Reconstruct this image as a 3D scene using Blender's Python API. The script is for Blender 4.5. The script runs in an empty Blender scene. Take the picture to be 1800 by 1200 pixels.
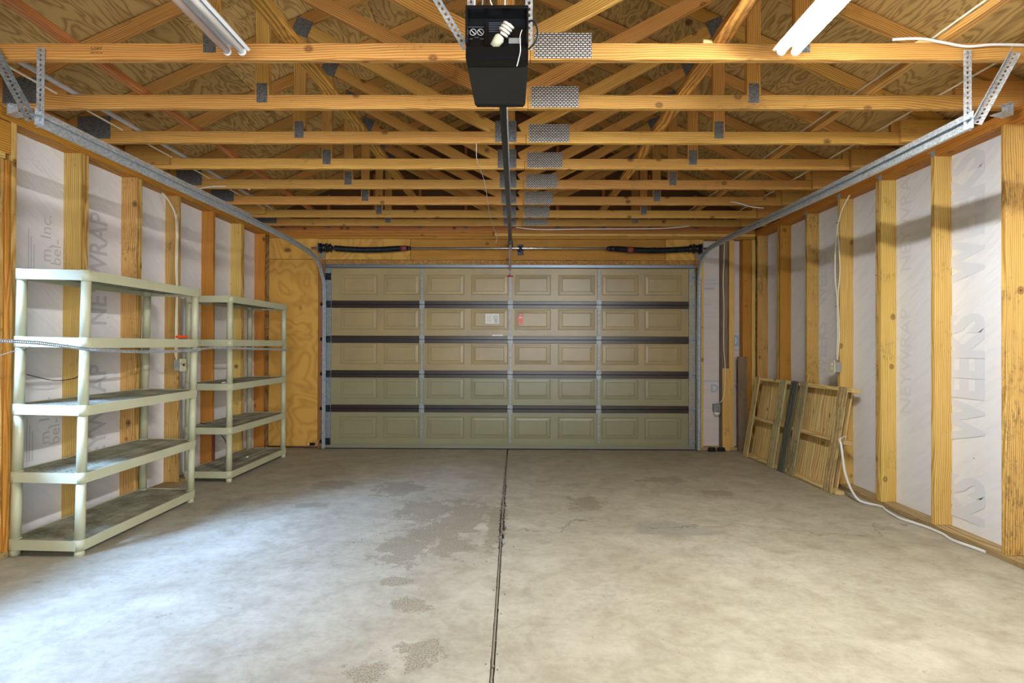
import bpy, bmesh, math, random
from mathutils import Vector, Matrix, Euler
random.seed(7)
C = bpy.context.scene.collection
S = bpy.context.scene
pi = math.pi

# ------------------------------------------------------------------ camera
a, b, r = -.0067, .0055, .0035
R0 = Vector((math.cos(a), -math.sin(a), 0)); F0 = Vector((math.sin(a), math.cos(a), 0)); Z0 = Vector((0, 0, 1))
FW = F0*math.cos(b) + Z0*math.sin(b); U0 = -F0*math.sin(b) + Z0*math.cos(b)
RT = R0*math.cos(r) + U0*math.sin(r); UP = U0*math.cos(r) - R0*math.sin(r)
cam = bpy.data.objects.new('camera', bpy.data.cameras.new('camera')); C.objects.link(cam)
M = Matrix.Identity(4)
for i in range(3):
    M[i][0] = RT[i]; M[i][1] = UP[i]; M[i][2] = -FW[i]
M.translation = (0, 0, 1.3816)
cam.matrix_world = M
cam.data.sensor_width = 36; cam.data.lens = 975.25*36/1800
cam.data.clip_start = .05; cam.data.clip_end = 60
S.camera = cam

# ------------------------------------------------------------------ light and exposure
S.view_settings.view_transform = 'Standard'; S.view_settings.look = 'None'
S.view_settings.gamma = 1; S.view_settings.use_curve_mapping = False
S.view_settings.exposure = 0.14
TUBE_STRENGTH = 410.0
w = bpy.data.worlds.new('world'); S.world = w; w.use_nodes = True
w.node_tree.nodes['Background'].inputs[0].default_value = (.62, .75, 1, 1)
w.node_tree.nodes['Background'].inputs[1].default_value = .12
def area(name, loc, d, sx, sy, power, col, spread=180):
    l = bpy.data.lights.new(name, 'AREA'); l.shape = 'RECTANGLE'; l.size = sx; l.size_y = sy
    l.energy = power; l.color = col; l.spread = math.radians(spread)
    o = bpy.data.objects.new(name, l); C.objects.link(o); o.location = loc
    o.rotation_euler = Vector(d).to_track_quat('-Z', 'Y').to_euler()
    return o
# daylight through the side window beside the shelves; fill light added behind the camera
area('window_daylight', (-5.3, .3, 4.0), (3.4, 3.0, -4), 1.5, 1.5, 640, (.34, .55, 1), 120)
area('rear_fill_light', (.6, -2.1, 1.7), (-.30, 1, .10), 3.8, 2.2, 70, (.94, .97, 1), 85)  # added fill, brightens the room from behind the camera

# ------------------------------------------------------------------ node materials
def srgb(h):
    if isinstance(h, str):
        h = h.lstrip('#'); c = [int(h[i:i+2], 16)/255 for i in (0, 2, 4)]
    else: c = [v/255 for v in h]
    return tuple(x/12.92 if x <= .04045 else ((x+.055)/1.055)**2.4 for x in c) + (1,)
class NT:
    def __init__(s, name):
        s.m = bpy.data.materials.new(name); s.m.use_nodes = True
        s.t = s.m.node_tree; s.n = s.t.nodes; s.bs = s.n['Principled BSDF']
    def new(s, ty, ins=None, **kw):
        nd = s.n.new(ty)
        for k, v in kw.items(): setattr(nd, k, v)
        for k, v in (ins or {}).items(): s.put(nd.inputs[k], v)
        return nd
    def put(s, sock, v):
        if isinstance(v, bpy.types.NodeSocket): s.t.links.new(v, sock)
        elif isinstance(v, bpy.types.Node): s.t.links.new(v.outputs[0], sock)
        else: sock.default_value = v
    def math(s, op, x, y=0.0, z=None, clamp=False):
        nd = s.n.new('ShaderNodeMath'); nd.operation = op; nd.use_clamp = clamp
        s.put(nd.inputs[0], x); s.put(nd.inputs[1], y)
        if z is not None: s.put(nd.inputs[2], z)
        return nd.outputs[0]
    def vmath(s, op, x, y):
        nd = s.n.new('ShaderNodeVectorMath'); nd.operation = op
        s.put(nd.inputs[0], x); s.put(nd.inputs[1], y); return nd.outputs[0]
    def ramp(s, f, stops, mode='LINEAR'):
        nd = s.n.new('ShaderNodeValToRGB'); nd.color_ramp.interpolation = mode
        e = nd.color_ramp.elements
        while len(e) < len(stops): e.new(.5)
        for el, (p, c) in zip(e, stops):
            el.position = p; el.color = c if not isinstance(c, (int, float)) else (c, c, c, 1)
        s.put(nd.inputs[0], f); return nd.outputs[0]
    def mix(s, f, x, y, mode='MIX'):
        nd = s.n.new('ShaderNodeMix'); nd.data_type = 'RGBA'; nd.blend_type = mode
        s.put(nd.inputs[0], f); s.put(nd.inputs[6], x); s.put(nd.inputs[7], y); return nd.outputs[2]
    def noise(s, vec, scale, detail=3, rough=.55, dist=0):
        nd = s.n.new('ShaderNodeTexNoise'); s.put(nd.inputs['Vector'], vec)
        nd.inputs['Scale'].default_value = scale; nd.inputs['Detail'].default_value = detail
        nd.inputs['Roughness'].default_value = rough; nd.inputs['Distortion'].default_value = dist
        return nd.outputs[0]
    def scaled(s, vec, sc, loc=(0, 0, 0)):
        nd = s.n.new('ShaderNodeMapping'); s.put(nd.inputs[0], vec)
        nd.inputs['Scale'].default_value = sc; nd.inputs['Location'].default_value = loc; return nd.outputs[0]
    def bump(s, h, strength=.3, dist=.01):
        nd = s.n.new('ShaderNodeBump'); s.put(nd.inputs['Height'], h)
        nd.inputs['Strength'].default_value = strength; nd.inputs['Distance'].default_value = dist
        s.put(s.bs.inputs['Normal'], nd.outputs[0])
    def out(s, col=None, rough=None, metal=None, spec=None):
        if col is not None: s.put(s.bs.inputs['Base Color'], col)
        if rough is not None: s.put(s.bs.inputs['Roughness'], rough)
        if metal is not None: s.bs.inputs['Metallic'].default_value = metal
        if spec is not None: s.bs.inputs['Specular IOR Level'].default_value = spec
        return s.m
def objvec(t, jitter=True):
    tc = t.new('ShaderNodeTexCoord').outputs['Object']
    if not jitter: return tc, None
    rnd = t.new('ShaderNodeObjectInfo').outputs['Random']
    cx = t.new('ShaderNodeCombineXYZ', {0: t.math('MULTIPLY', rnd, 31.7), 1: t.math('MULTIPLY', rnd, 3.1), 2: t.math('MULTIPLY', rnd, 7.9)})
    return t.vmath('ADD', tc, cx.outputs[0]), rnd
def lumber(name, light, mid, dark, knots=True, mold=0.0, rings=24, var=.25, moldcol='#3a332b'):
    """sawn softwood, grain along the object's own X axis"""
    t = NT(name); v, rnd = objvec(t)
    wob = t.noise(t.scaled(v, (.8, 3, 3)), 1.0, 2)
    off = t.new('ShaderNodeCombineXYZ', {0: 0.0, 1: t.math('MULTIPLY', wob, .12), 2: t.math('MULTIPLY', wob, .07)})
    rv = t.vmath('ADD', t.scaled(v, (.12, 1, 1)), off.outputs[0])
    wv = t.new('ShaderNodeTexWave', {'Vector': rv, 'Scale': rings, 'Distortion': 1.6, 'Detail': 2.0, 'Detail Scale': 1.4}, wave_type='RINGS', rings_direction='X')
    fine = t.noise(t.scaled(v, (3, 110, 110)), 1.0, 3, .6)
    big = t.noise(t.scaled(v, (.9, 5, 5)), 1.0, 2)
    g = t.math('ADD', t.math('MULTIPLY', wv.outputs[1], .46), t.math('MULTIPLY', fine, .54))
    col = t.ramp(g, [(.2, light), (.5, mid), (.82, dark)])
    col = t.mix(t.ramp(big, [(.35, 0.0), (.7, .5)]), col, t.mix(.55, mid, dark))
    if knots:
        vo = t.new('ShaderNodeTexVoronoi', {'Vector': t.scaled(v, (.8, 1, 1)), 'Scale': 4.6})
        col = t.mix(t.ramp(vo.outputs[0], [(.035, .9), (.055, .35), (.07, .75), (.13, 0.0)]), col, srgb('#4a2410'))
    if mold:
        mm = t.noise(v, 3.0, 5, .75)
        m2 = t.noise(t.scaled(v, (14, 60, 60)), 1.0, 5, .8)
        mk = t.math('MULTIPLY', t.ramp(mm, [(.60-mold*.2, 0.0), (.72-mold*.2, 1.0)]), t.ramp(m2, [(.46, 0.0), (.60, 1.0)]))
        col = t.mix(t.math('MULTIPLY', mk, .62), col, srgb(moldcol))
    hs = t.new('ShaderNodeHueSaturation', {'Color': col})
    t.put(hs.inputs['Value'], t.math('MULTIPLY_ADD', rnd, var, 1-var*.5))
    t.put(hs.inputs['Hue'], t.math('MULTIPLY_ADD', t.math('FRACT', t.math('MULTIPLY', rnd, 17.3)), .016, .492))
    t.bump(g, .25, .002)
    return t.out(hs.outputs[0], .62, spec=.3)
def plain(name, col, rough=.5, metal=0, bumpsc=None, bstr=.1, var=None, varsc=8, spec=.5):
    t = NT(name); v, rnd = objvec(t)
    c = srgb(col)
    if var is not None:
        n = t.noise(v, varsc, 4, .65)
        cc = t.mix(t.ramp(n, [(.35, 0.0), (.68, 1.0)]), c, srgb(var))
    else: cc = c
    if bumpsc: t.bump(t.noise(v, bumpsc, 3), bstr, .003)
    return t.out(cc, rough, metal, spec)

MAT = {}
MAT['stud'] = lumber('stud_pine', srgb('#e4ca84'), srgb('#d4b05e'), srgb('#ae8038'), mold=.22)
MAT['stud_dirty'] = lumber('stud_pine_weathered', srgb('#e4c27c'), srgb('#d0a55a'), srgb('#9c6c30'), mold=.55)
MAT['plate'] = lumber('plate_fir', srgb('#d49d45'), srgb('#be8331'), srgb('#955c1e'), mold=.1)
MAT['truss'] = lumber('truss_fir', srgb('#dbb067'), srgb('#c69548'), srgb('#9b6a32'), mold=.08, rings=28, var=.3)
MAT['truss_red'] = lumber('brace_fir_reddish', srgb('#cf915a'), srgb('#bb7844'), srgb('#8f522a'), var=.2)
MAT['bark'] = lumber('brace_wane', srgb('#d9a850'), srgb('#bb8838'), srgb('#775022'), mold=.85, rings=26)
MAT['sill'] = lumber('sill_weathered', srgb('#c9b488'), srgb('#ae9466'), srgb('#806844'), mold=.5)
MAT['pallet'] = lumber('pallet_pine', srgb('#eed9a4'), srgb('#e0c684'), srgb('#b8935a'), mold=.15, rings=22)
MAT['pallet_grey'] = lumber('pallet_weathered', srgb('#d2c596'), srgb('#b5aa80'), srgb('#75714f'), mold=.75, rings=26, moldcol='#34362f')
MAT['pallet_dark'] = lumber('pallet_blackened', srgb('#7f8072'), srgb('#5d6058'), srgb('#33352f'), mold=.6, rings=26, moldcol='#24262a')
MAT['pallet_moldy'] = lumber('pallet_pine_stained', srgb('#e3cf9a'), srgb('#cdb57c'), srgb('#8f7a50'), mold=.95, rings=22, moldcol='#3c4236')
MAT['grey_board'] = lumber('board_grey', srgb('#a08c70'), srgb('#84705a'), srgb('#5d4c3a'), mold=.6)

def ply(name, light, dark, patch=True):
    t = NT(name); v, rnd = objvec(t)
    wob = t.noise(t.scaled(v, (1.2, 4.5, 1)), 1.0, 3, .5, .6)
    dark2 = tuple(.55*p+.45*q for p, q in zip(light, dark)); sv = t.math('MULTIPLY', wob, 15.0)
    ln = t.math('PINGPONG', sv, .5)
    fine = t.noise(t.scaled(v, (5, 120, 120)), 1.0, 2)
    g = t.math('ADD', t.math('MULTIPLY', ln, 1.1), t.math('MULTIPLY', fine, .45))
    col = t.ramp(g, [(.02, dark), (.34, dark2), (.6, light), (.95, light)])
    vo = t.new('ShaderNodeTexVoronoi', {'Vector': t.scaled(v, (.6, 1, 1)), 'Scale': 2.6})
    col = t.mix(t.ramp(vo.outputs[0], [(.05, .8), (.10, 0.0)]), col, srgb('#5a3418'))
    hs = t.new('ShaderNodeHueSaturation', {'Color': col}); t.put(hs.inputs['Value'], t.math('MULTIPLY_ADD', rnd, .3, .85))
    t.bump(g, .15, .002)
    return t.out(hs.outputs[0], .65, spec=.25)
MAT['roof_ply'] = ply('roof_plywood', srgb('#cfae70'), srgb('#7f5c2c'))
MAT['wall_ply'] = ply('wall_plywood', srgb('#dcab54'), srgb('#bd8a3c'))
MAT['osb'] = plain('header_osb', '#c0924a', .7, 0, 60, .3, '#7d5424', 40)

def galv(name, col, col2, rough=.38):
    t = NT(name); v, rnd = objvec(t)
    vo = t.new('ShaderNodeTexVoronoi', {'Vector': v, 'Scale': 130.0})
    n = t.noise(v, 22.0, 4, .7)
    c = t.mix(t.ramp(vo.outputs[1], [(.2, 0.0), (.8, 1.0)]), srgb(col), srgb(col2))
    c = t.mix(t.ramp(n, [(.45, 0.0), (.75, .35)]), c, srgb('#6d7174'))
    return t.out(c, rough, .55)
MAT['galv'] = galv('galvanised_steel', '#d2dce4', '#a9b5be')
MAT['galv_dark'] = galv('galvanised_steel_dull', '#9ea5a8', '#7d8386', .5)
MAT['plate_metal'] = galv('nail_plate_steel', '#83888c', '#5f6468', .45)
t = NT('punched_nail_plate'); v, rnd = objvec(t, False)
sw = t.new('ShaderNodeCombineXYZ', {0: t.new('ShaderNodeSeparateXYZ', {0: v}).outputs[0], 1: t.new('ShaderNodeSeparateXYZ', {0: v}).outputs[2], 2: 0.0}).outputs[0]
bk = t.new('ShaderNodeTexBrick', {'Vector': sw, 'Color1': srgb('#f4f4f2'), 'Color2': srgb('#d5d5d2'), 'Mortar': srgb('#4a453d'), 'Scale': 1.0, 'Mortar Size': .0037, 'Brick Width': .0235, 'Row Height': .0115})
MAT['weave_metal'] = t.out(bk.outputs[0], .4, .1)
MAT['blk_metal'] = plain('black_oiled_steel', '#20242a', .35, .6, None, 0, '#3a4048', 30)
MAT['rail_black'] = plain('opener_rail_black', '#14171a', .3, .4, None, 0, '#3b4044', 60)
MAT['shaft'] = plain('bright_steel_shaft', '#c8ccd0', .25, .9)
MAT['red_cone'] = plain('painted_cone_red_brown', '#7a3a30', .5)
MAT['strut'] = plain('door_strut_steel', '#7b8794', .38, .8)
MAT['endstile'] = galv('end_stile_steel', '#a8a698', '#87877c', .5)
MAT['door_tan'] = plain('door_paint_tan', '#a39165', .33, 0, 140, .05, '#938561', 2)
MAT['door_olive'] = plain('door_paint_olive', '#8d8c6c', .33, 0, 140, .05, '#868566', 2)
MAT['door_brown'] = plain('door_rail_brown', '#2b2320', .3, 0, 160, .1)
MAT['door_bottom'] = plain('door_bottom_grey', '#828272', .4)
MAT['rubber'] = plain('black_rubber', '#17171a', .6)
MAT['blackplastic'] = plain('black_plastic', '#0c0d10', .25, 0)
MAT['greyplastic'] = plain('charcoal_housing', '#2a2b2d', .45, 0, 300, .1)
MAT['white'] = plain('white_enamel', '#e6eaee', .35)
MAT['romex'] = plain('cable_cream', '#e4ddc6', .5)
MAT['whitecord'] = plain('cord_white', '#dfe2e4', .5)
MAT['beigebox'] = plain('ivory_plastic', '#d9d4b4', .4)
MAT['bluebox'] = plain('grey_box', '#9a9c96', .5)
MAT['shelfplastic'] = plain('shelf_plastic', '#c0c1a2', .42, 0, 90, .04, '#b6b798', 3)
MAT['deck'] = plain('shelf_deck_dusty', '#a3a48e', .6, 0, 60, .2, '#6d6853', 6)
MAT['red'] = plain('red_plastic', '#b01828', .35)
MAT['orange'] = plain('orange_plastic', '#f0531c', .35)
MAT['glass_off'] = plain('fluorescent_tube_off', '#eceef0', .12)
MAT['pink_tube'] = plain('fluorescent_tube_aged', '#e8cfc4', .12)
MAT['cfl'] = plain('bulb_glass_white', '#eeeadc', .15)
MAT['ink'] = plain('ink_black', '#1d1d1f', .6)
MAT['bluegrey_ink'] = plain('wrap_print_blue_grey', '#b4bdd0', .6)
MAT['faint_ink'] = plain('wrap_print_faint', '#e2e8f4', .6)
MAT['faint_ink2'] = plain('wrap_print_faint_grey', '#e5e8f0', .6)
MAT['grey_ink'] = plain('wrap_print_grey', '#d0d1d6', .6)
MAT['blue_ink'] = plain('wrap_print_blue', '#9db4d0', .6)
MAT['label_white'] = plain('label_white', '#e4e6e2', .5)
MAT['label_grey'] = plain('label_print', '#5d6670', .5)
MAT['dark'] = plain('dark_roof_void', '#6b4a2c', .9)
MAT['debris'] = plain('grit', '#8a8272', .9)
MAT['pipe'] = plain('grey_conduit', '#b4b8bc', .4)
t = NT('tube_lit'); t.bs.inputs['Emission Color'].default_value = (1, .985, .94, 1); t.bs.inputs['Emission Strength'].default_value = TUBE_STRENGTH
MAT['lit'] = t.out(srgb('#ffffff'), .3)

# house wrap: white woven sheet with creases
def wrapmat(name, base, tint):
    t = NT(name); tc, _ = objvec(t, False)
    d = t.noise(t.scaled(tc, (1, 1.0, 1.0)), 2.0, 3)
    rot = t.new('ShaderNodeVectorRotate', {'Vector': tc, 'Angle': .62}, rotation_type='X_AXIS').outputs[0]
    cr = t.noise(t.scaled(rot, (1, 3.2, 22)), 1.0, 4, .6, .5)
    fine = t.noise(t.scaled(tc, (1, 260, 130)), 1.0, 1)
    h = t.math('ADD', t.math('MULTIPLY', cr, 1.0), t.math('MULTIPLY', fine, .16))
    h = t.math('ADD', h, t.math('MULTIPLY', d, .5))
    wv = t.math('PINGPONG', t.math('MULTIPLY', t.new('ShaderNodeSeparateXYZ', {0: tc}).outputs[2], 60.0), .5)
    col = t.mix(t.ramp(cr, [(.2, .4), (.55, 1.0)]), srgb(tint), srgb(base))
    col = t.mix(t.math('MULTIPLY', wv, .12), col, srgb(tint))
    sp = t.new('ShaderNodeTexVoronoi', {'Vector': tc, 'Scale': 9.0})
    sel = t.math('GREATER_THAN', t.noise(tc, 2.3, 2), .56)
    col = t.mix(t.math('MULTIPLY', t.ramp(sp.outputs[0], [(.03, 1.0), (.05, 0.0)]), sel), col, srgb('#2c2622'))
    t.bump(h, .34, .02)
    return t.out(col, .55, spec=.25)
MAT['wrap'] = wrapmat('house_wrap_white', '#f1f5fc', '#dfe4ef')
MAT['wrap_front'] = wrapmat('house_wrap_greyish', '#d6cfca', '#c2bebf')
MAT['wrap_left'] = wrapmat('house_wrap_left', '#f0f1f5', '#e0e1e8')

# concrete
t = NT('concrete'); tc, _ = objvec(t, False)
n1 = t.noise(tc, .9, 5, .6, .4); n2 = t.noise(tc, 5.0, 6, .68, .5); n3 = t.noise(tc, 70.0, 3, .6)
streak = t.noise(t.new('ShaderNodeMapping', {0: tc, 2: (0, 0, .9), 3: (4.0, 10, 1)}).outputs[0], 1.0, 5, .65, .6)
col = t.ramp(n1, [(.3, srgb('#a6a18d')), (.55, srgb('#b3af9d')), (.75, srgb('#bebbab'))])
col = t.mix(t.ramp(n2, [(.42, 0.0), (.72, .6)]), col, srgb('#8c8270'))
n4 = t.noise(tc, 22.0, 6, .75, .3)
col = t.mix(t.ramp(n4, [(.45, 0.0), (.68, .42)]), col, srgb('#8d846f'))
n5 = t.noise(t.new('ShaderNodeMapping', {0: tc, 2: (0, 0, -.5), 3: (16, 60, 1)}).outputs[0], 1.0, 4, .7, .8)
col = t.mix(t.ramp(n5, [(.66, 0.0), (.74, .45)]), col, srgb('#7a6850'))
col = t.mix(t.ramp(t.noise(tc, 2.2, 4, .6), [(.5, 0.0), (.7, .3)]), col, srgb('#d6d2c2'))
col = t.mix(t.ramp(streak, [(.5, 0.0), (.78, .42)]), col, srgb('#8d816c'))
sy = t.new('ShaderNodeSeparateXYZ', {0: tc}).outputs[1]
dirt = t.ramp(t.math('MULTIPLY_ADD', t.math('ADD', sy, t.math('MULTIPLY', n1, 1.5)), .125, 0.0), [(.66, 0.0), (1.0, .4)])
col = t.mix(dirt, col, srgb('#a3977c'))
def blobs(lst):
    acc = None
    for (x, y, rx, ry) in lst:
        m = t.new('ShaderNodeMapping', {0: tc, 1: (-x/rx, -y/ry, 0), 3: (1/rx, 1/ry, 1)})
        ln = t.new('ShaderNodeVectorMath', {0: m.outputs[0]}, operation='LENGTH').outputs['Value']
        d = t.math('SUBTRACT', 1.0, ln, clamp=True)
        acc = d if acc is None else t.math('MAXIMUM', acc, d)
    return acc
sp = blobs([(-1.78, 5.45, .32, .3), (-1.75, 4.75, .3, .12), (-.72, 4.62, .42, .5), (-.38, 4.5, .3, .7), (-.58, 4.1, .4, .45), (-.75, 3.75, .3, .45),
            (-.45, 3.8, .25, .35), (.62, 4.85, .28, .35), (1.5, 5.7, .4, .2), (-.56, 2.96, .18, .16), (-.42, 2.5, .16, .2), (-.62, 2.35, .22, .12), (-.7, 3.25, .12, .12), (-.15, 4.3, .12, .9), (-1.1, 5.3, .4, .4), (1.9, 5.2, .25, .2)])
nb = t.noise(tc, 7.0, 5, .72)
spm = t.ramp(t.math('ADD', t.math('MULTIPLY', sp, .42), nb), [(.655, 0.0), (.70, 1.0)])
grit = t.noise(tc, 120.0, 2, .8)
col = t.mix(t.math('MULTIPLY', spm, .75), col, t.ramp(grit, [(.38, srgb('#655e4c')), (.62, srgb('#aca48f'))]))
st = blobs([(-2.42, 4.75, .17, .42), (1.15, 4.2, .42, .24), (1.35, 4.12, .3, .1)])
stm = t.ramp(t.math('ADD', t.math('MULTIPLY', st, .9), t.math('MULTIPLY', n2, .5)), [(.45, 0.0), (.7, .5)])
col = t.mix(stm, col, srgb('#84857f'))
ck = t.noise(tc, 1.3, 4, .6)
ckl = t.math('ABSOLUTE', t.math('SUBTRACT', t.math('SUBTRACT', sy, 4.2), t.math('MULTIPLY', t.math('SUBTRACT', ck, .5), 1.3)))
ckm = t.ramp(ckl, [(.004, .6), (.012, 0.0)])
sx = t.new('ShaderNodeSeparateXYZ', {0: tc}).outputs[0]
col = t.mix(t.math('MULTIPLY', ckm, t.math('GREATER_THAN', sx, 0.0)), col, srgb('#6d6656'))
deb = t.new('ShaderNodeTexVoronoi', {'Vector': tc, 'Scale': 9.0})
col = t.mix(t.ramp(deb.outputs[0], [(.02, .8), (.045, 0.0)]), col, srgb('#5a4a3a'))
hgt = t.math('SUBTRACT', t.math('ADD', t.math('MULTIPLY', n3, .25), t.math('MULTIPLY', n2, .6)), t.math('MULTIPLY', spm, .7))
t.bump(hgt, .35, .006)
MAT['concrete'] = t.out(col, t.ramp(n2, [(.3, .62), (.7, .82)]), spec=.3)

# ------------------------------------------------------------------ object helpers
W = {}            # world matrices of everything built
def link(name, mesh, mat=None, parent=None, mw=None):
    o = bpy.data.objects.new(name, mesh); C.objects.link(o)
    if mat is not None and mesh is not None and not len(mesh.materials): mesh.materials.append(MAT[mat])
    elif mat is not None and mesh is not None and mesh.materials[0] != MAT[mat]:
        o.material_slots[0].link = 'OBJECT'; o.material_slots[0].material = MAT[mat]
    mw = mw or Matrix.Identity(4)
    W[o] = mw
    if parent is not None:
        o.parent = parent; o.matrix_basis = W[parent].inverted() @ mw
    else: o.matrix_basis = mw
    return o
def T(x, y, z): return Matrix.Translation((x, y, z))
def tag(o, label=None, cat=None, group=None, kind=None):
    if label: o['label'] = label
    if cat: o['category'] = cat
    if group: o['group'] = group
    if kind: o['kind'] = kind
    return o
def thing(name, label, cat, loc=(0, 0, 0), group=None, rot=None):
    o = bpy.data.objects.new(name, None); C.objects.link(o); o.empty_display_size = .1
    mw = T(*loc) @ (rot.to_matrix().to_4x4() if rot else Matrix.Identity(4))
    W[o] = mw; o.matrix_basis = mw
    return tag(o, label, cat, group)
def relabel(o, s): o['label'] = s
def tomesh(bm, name, smooth=False):
    bmesh.ops.recalc_face_normals(bm, faces=bm.faces[:])
    me = bpy.data.meshes.new(name); bm.to_mesh(me); bm.free()
    if smooth:
        for p in me.polygons: p.use_smooth = True
    return me
def add_box(bm, x0, x1, y0, y1, z0, z1):
    v = [bm.verts.new(p) for p in ((x0, y0, z0), (x1, y0, z0), (x1, y1, z0), (x0, y1, z0), (x0, y0, z1), (x1, y0, z1), (x1, y1, z1), (x0, y1, z1))]
    for f in ((0, 3, 2, 1), (4, 5, 6, 7), (0, 1, 5, 4), (1, 2, 6, 5), (2, 3, 7, 6), (3, 0, 4, 7)): bm.faces.new([v[i] for i in f])
    return v
BOX = {}
def boxmesh(l, wd, t, bev=.003):
    k = (round(l, 4), round(wd, 4), round(t, 4), bev)
    if k not in BOX:
        bm = bmesh.new(); add_box(bm, -l/2, l/2, -wd/2, wd/2, -t/2, t/2)
        if bev: bmesh.ops.bevel(bm, geom=bm.edges[:], offset=min(bev, t*.3, wd*.3), segments=1, affect='EDGES')
        BOX[k] = tomesh(bm, 'board')
    me = BOX[k].copy() if False else BOX[k]
    return me
def frame(p0, p1, up):
    p0 = Vector(p0); p1 = Vector(p1); x = (p1-p0).normalized(); u = Vector(up)
    z = (u - x*u.dot(x)).normalized(); y = z.cross(x)
    m = Matrix.Identity(4)
    for i in range(3): m[i][0] = x[i]; m[i][1] = y[i]; m[i][2] = z[i]
    m.translation = (p0+p1)/2
    return m, (p1-p0).length
def board(name, p0, p1, wd, th, up, mat, parent=None, bev=.003):
    """p0-p1 centre line, local X along it; th measured along 'up', wd across"""
    m, l = frame(p0, p1, up)
    return link(name, boxmesh(l, wd, th, bev), mat, parent, m)
def bx(name, x0, x1, y0, y1, z0, z1, mat, parent=None, axis='X', bev=.003):
    c = ((x0+x1)/2, (y0+y1)/2, (z0+z1)/2)
    if axis == 'X': return board(name, (x0, c[1], c[2]), (x1, c[1], c[2]), y1-y0, z1-z0, (0, 0, 1), mat, parent, bev)
    if axis == 'Y': return board(name, (c[0], y0, c[2]), (c[0], y1, c[2]), x1-x0, z1-z0, (0, 0, 1), mat, parent, bev)
    return board(name, (c[0], c[1], z0), (c[0], c[1], z1), y1-y0, x1-x0, (1, 0, 0), mat, parent, bev)
def cyl(bm, p0, p1, r0, r1=None, seg=16, caps=True):
    r1 = r0 if r1 is None else r1
    m, l = frame(p0, p1, (0, 0, 1) if abs((Vector(p1)-Vector(p0)).normalized().z) < .9 else (1, 0, 0))
    rings = []
    for s, rr in ((-.5, r0), (.5, r1)):
        rings.append([bm.verts.new(m @ Vector((s*l, rr*math.cos(2*pi*i/seg), rr*math.sin(2*pi*i/seg)))) for i in range(seg)])
    for i in range(seg):
        f = bm.faces.new((rings[0][i], rings[0][(i+1) % seg], rings[1][(i+1) % seg], rings[1][i])); f.smooth = True
    if caps: bm.faces.new(rings[0][::-1]); bm.faces.new(rings[1])
def cylo(name, p0, p1, r0, mat, parent=None, r1=None, seg=16):
    bm = bmesh.new(); c = Vector(p0); cyl(bm, (0, 0, 0), Vector(p1)-c, r0, r1, seg)
    me = bpy.data.meshes.new(name); bmesh.ops.recalc_face_normals(bm, faces=bm.faces[:]); bm.to_mesh(me); bm.free()
    return link(name, me, mat, parent, T(*c))
def smoothpath(pts, n=6):
    P = [Vector(p) for p in pts]; out = []
    for i in range(len(P)-1):
        p0 = P[max(i-1, 0)]; p1 = P[i]; p2 = P[i+1]; p3 = P[min(i+2, len(P)-1)]
        for k in range(n):
            s = k/n
            out.append(.5*((2*p1)+(p2-p0)*s+(2*p0-5*p1+4*p2-p3)*s*s+(3*p1-p0-3*p2+p3)*s**3))
    out.append(P[-1]); return out
def sweep(bm, path, prof, up=(0, 0, 1), closed=True, smooth=False):
    """prof: list of (side, up) coordinates"""
    P = [Vector(p) for p in path]; rings = []
    u = Vector(up)
    for i, p in enumerate(P):
        d = (P[min(i+1, len(P)-1)]-P[max(i-1, 0)]).normalized()
        s = d.cross(u)
        if s.length < .05: s = d.cross(Vector((0, 1, 0)) if abs(d.y) < .9 else Vector((1, 0, 0)))
        s.normalize(); n = s.cross(d).normalized()
        if isinstance(up, str): pass
        rings.append([bm.verts.new(p+s*a_+n*b_) for a_, b_ in prof])
        u = n
    k = len(prof)
    for i in range(len(P)-1):
        for j in range(k if closed else k-1):
            f = bm.faces.new((rings[i][j], rings[i][(j+1) % k], rings[i+1][(j+1) % k], rings[i+1][j])); f.smooth = smooth
    if closed:
        bm.faces.new(rings[0][::-1]); bm.faces.new(rings[-1])
def tube(name, pts, rad, mat, parent=None, seg=8, n=6, flat=1.0, smooth=True):
    path = smoothpath(pts, n) if n > 1 else [Vector(p) for p in pts]
    c = path[0].copy(); path = [p-c for p in path]
    bm = bmesh.new()
    d0 = (path[1]-path[0]).normalized()
    up = (0, 0, 1) if abs(d0.z) < .8 else (0, 1, 0)
    sweep(bm, path, [(rad*math.cos(2*pi*i/seg), rad*flat*math.sin(2*pi*i/seg)) for i in range(seg)], up, True, smooth)
    return link(name, tomesh(bm, name), mat, parent, T(*c))
STRIP = {}
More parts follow.
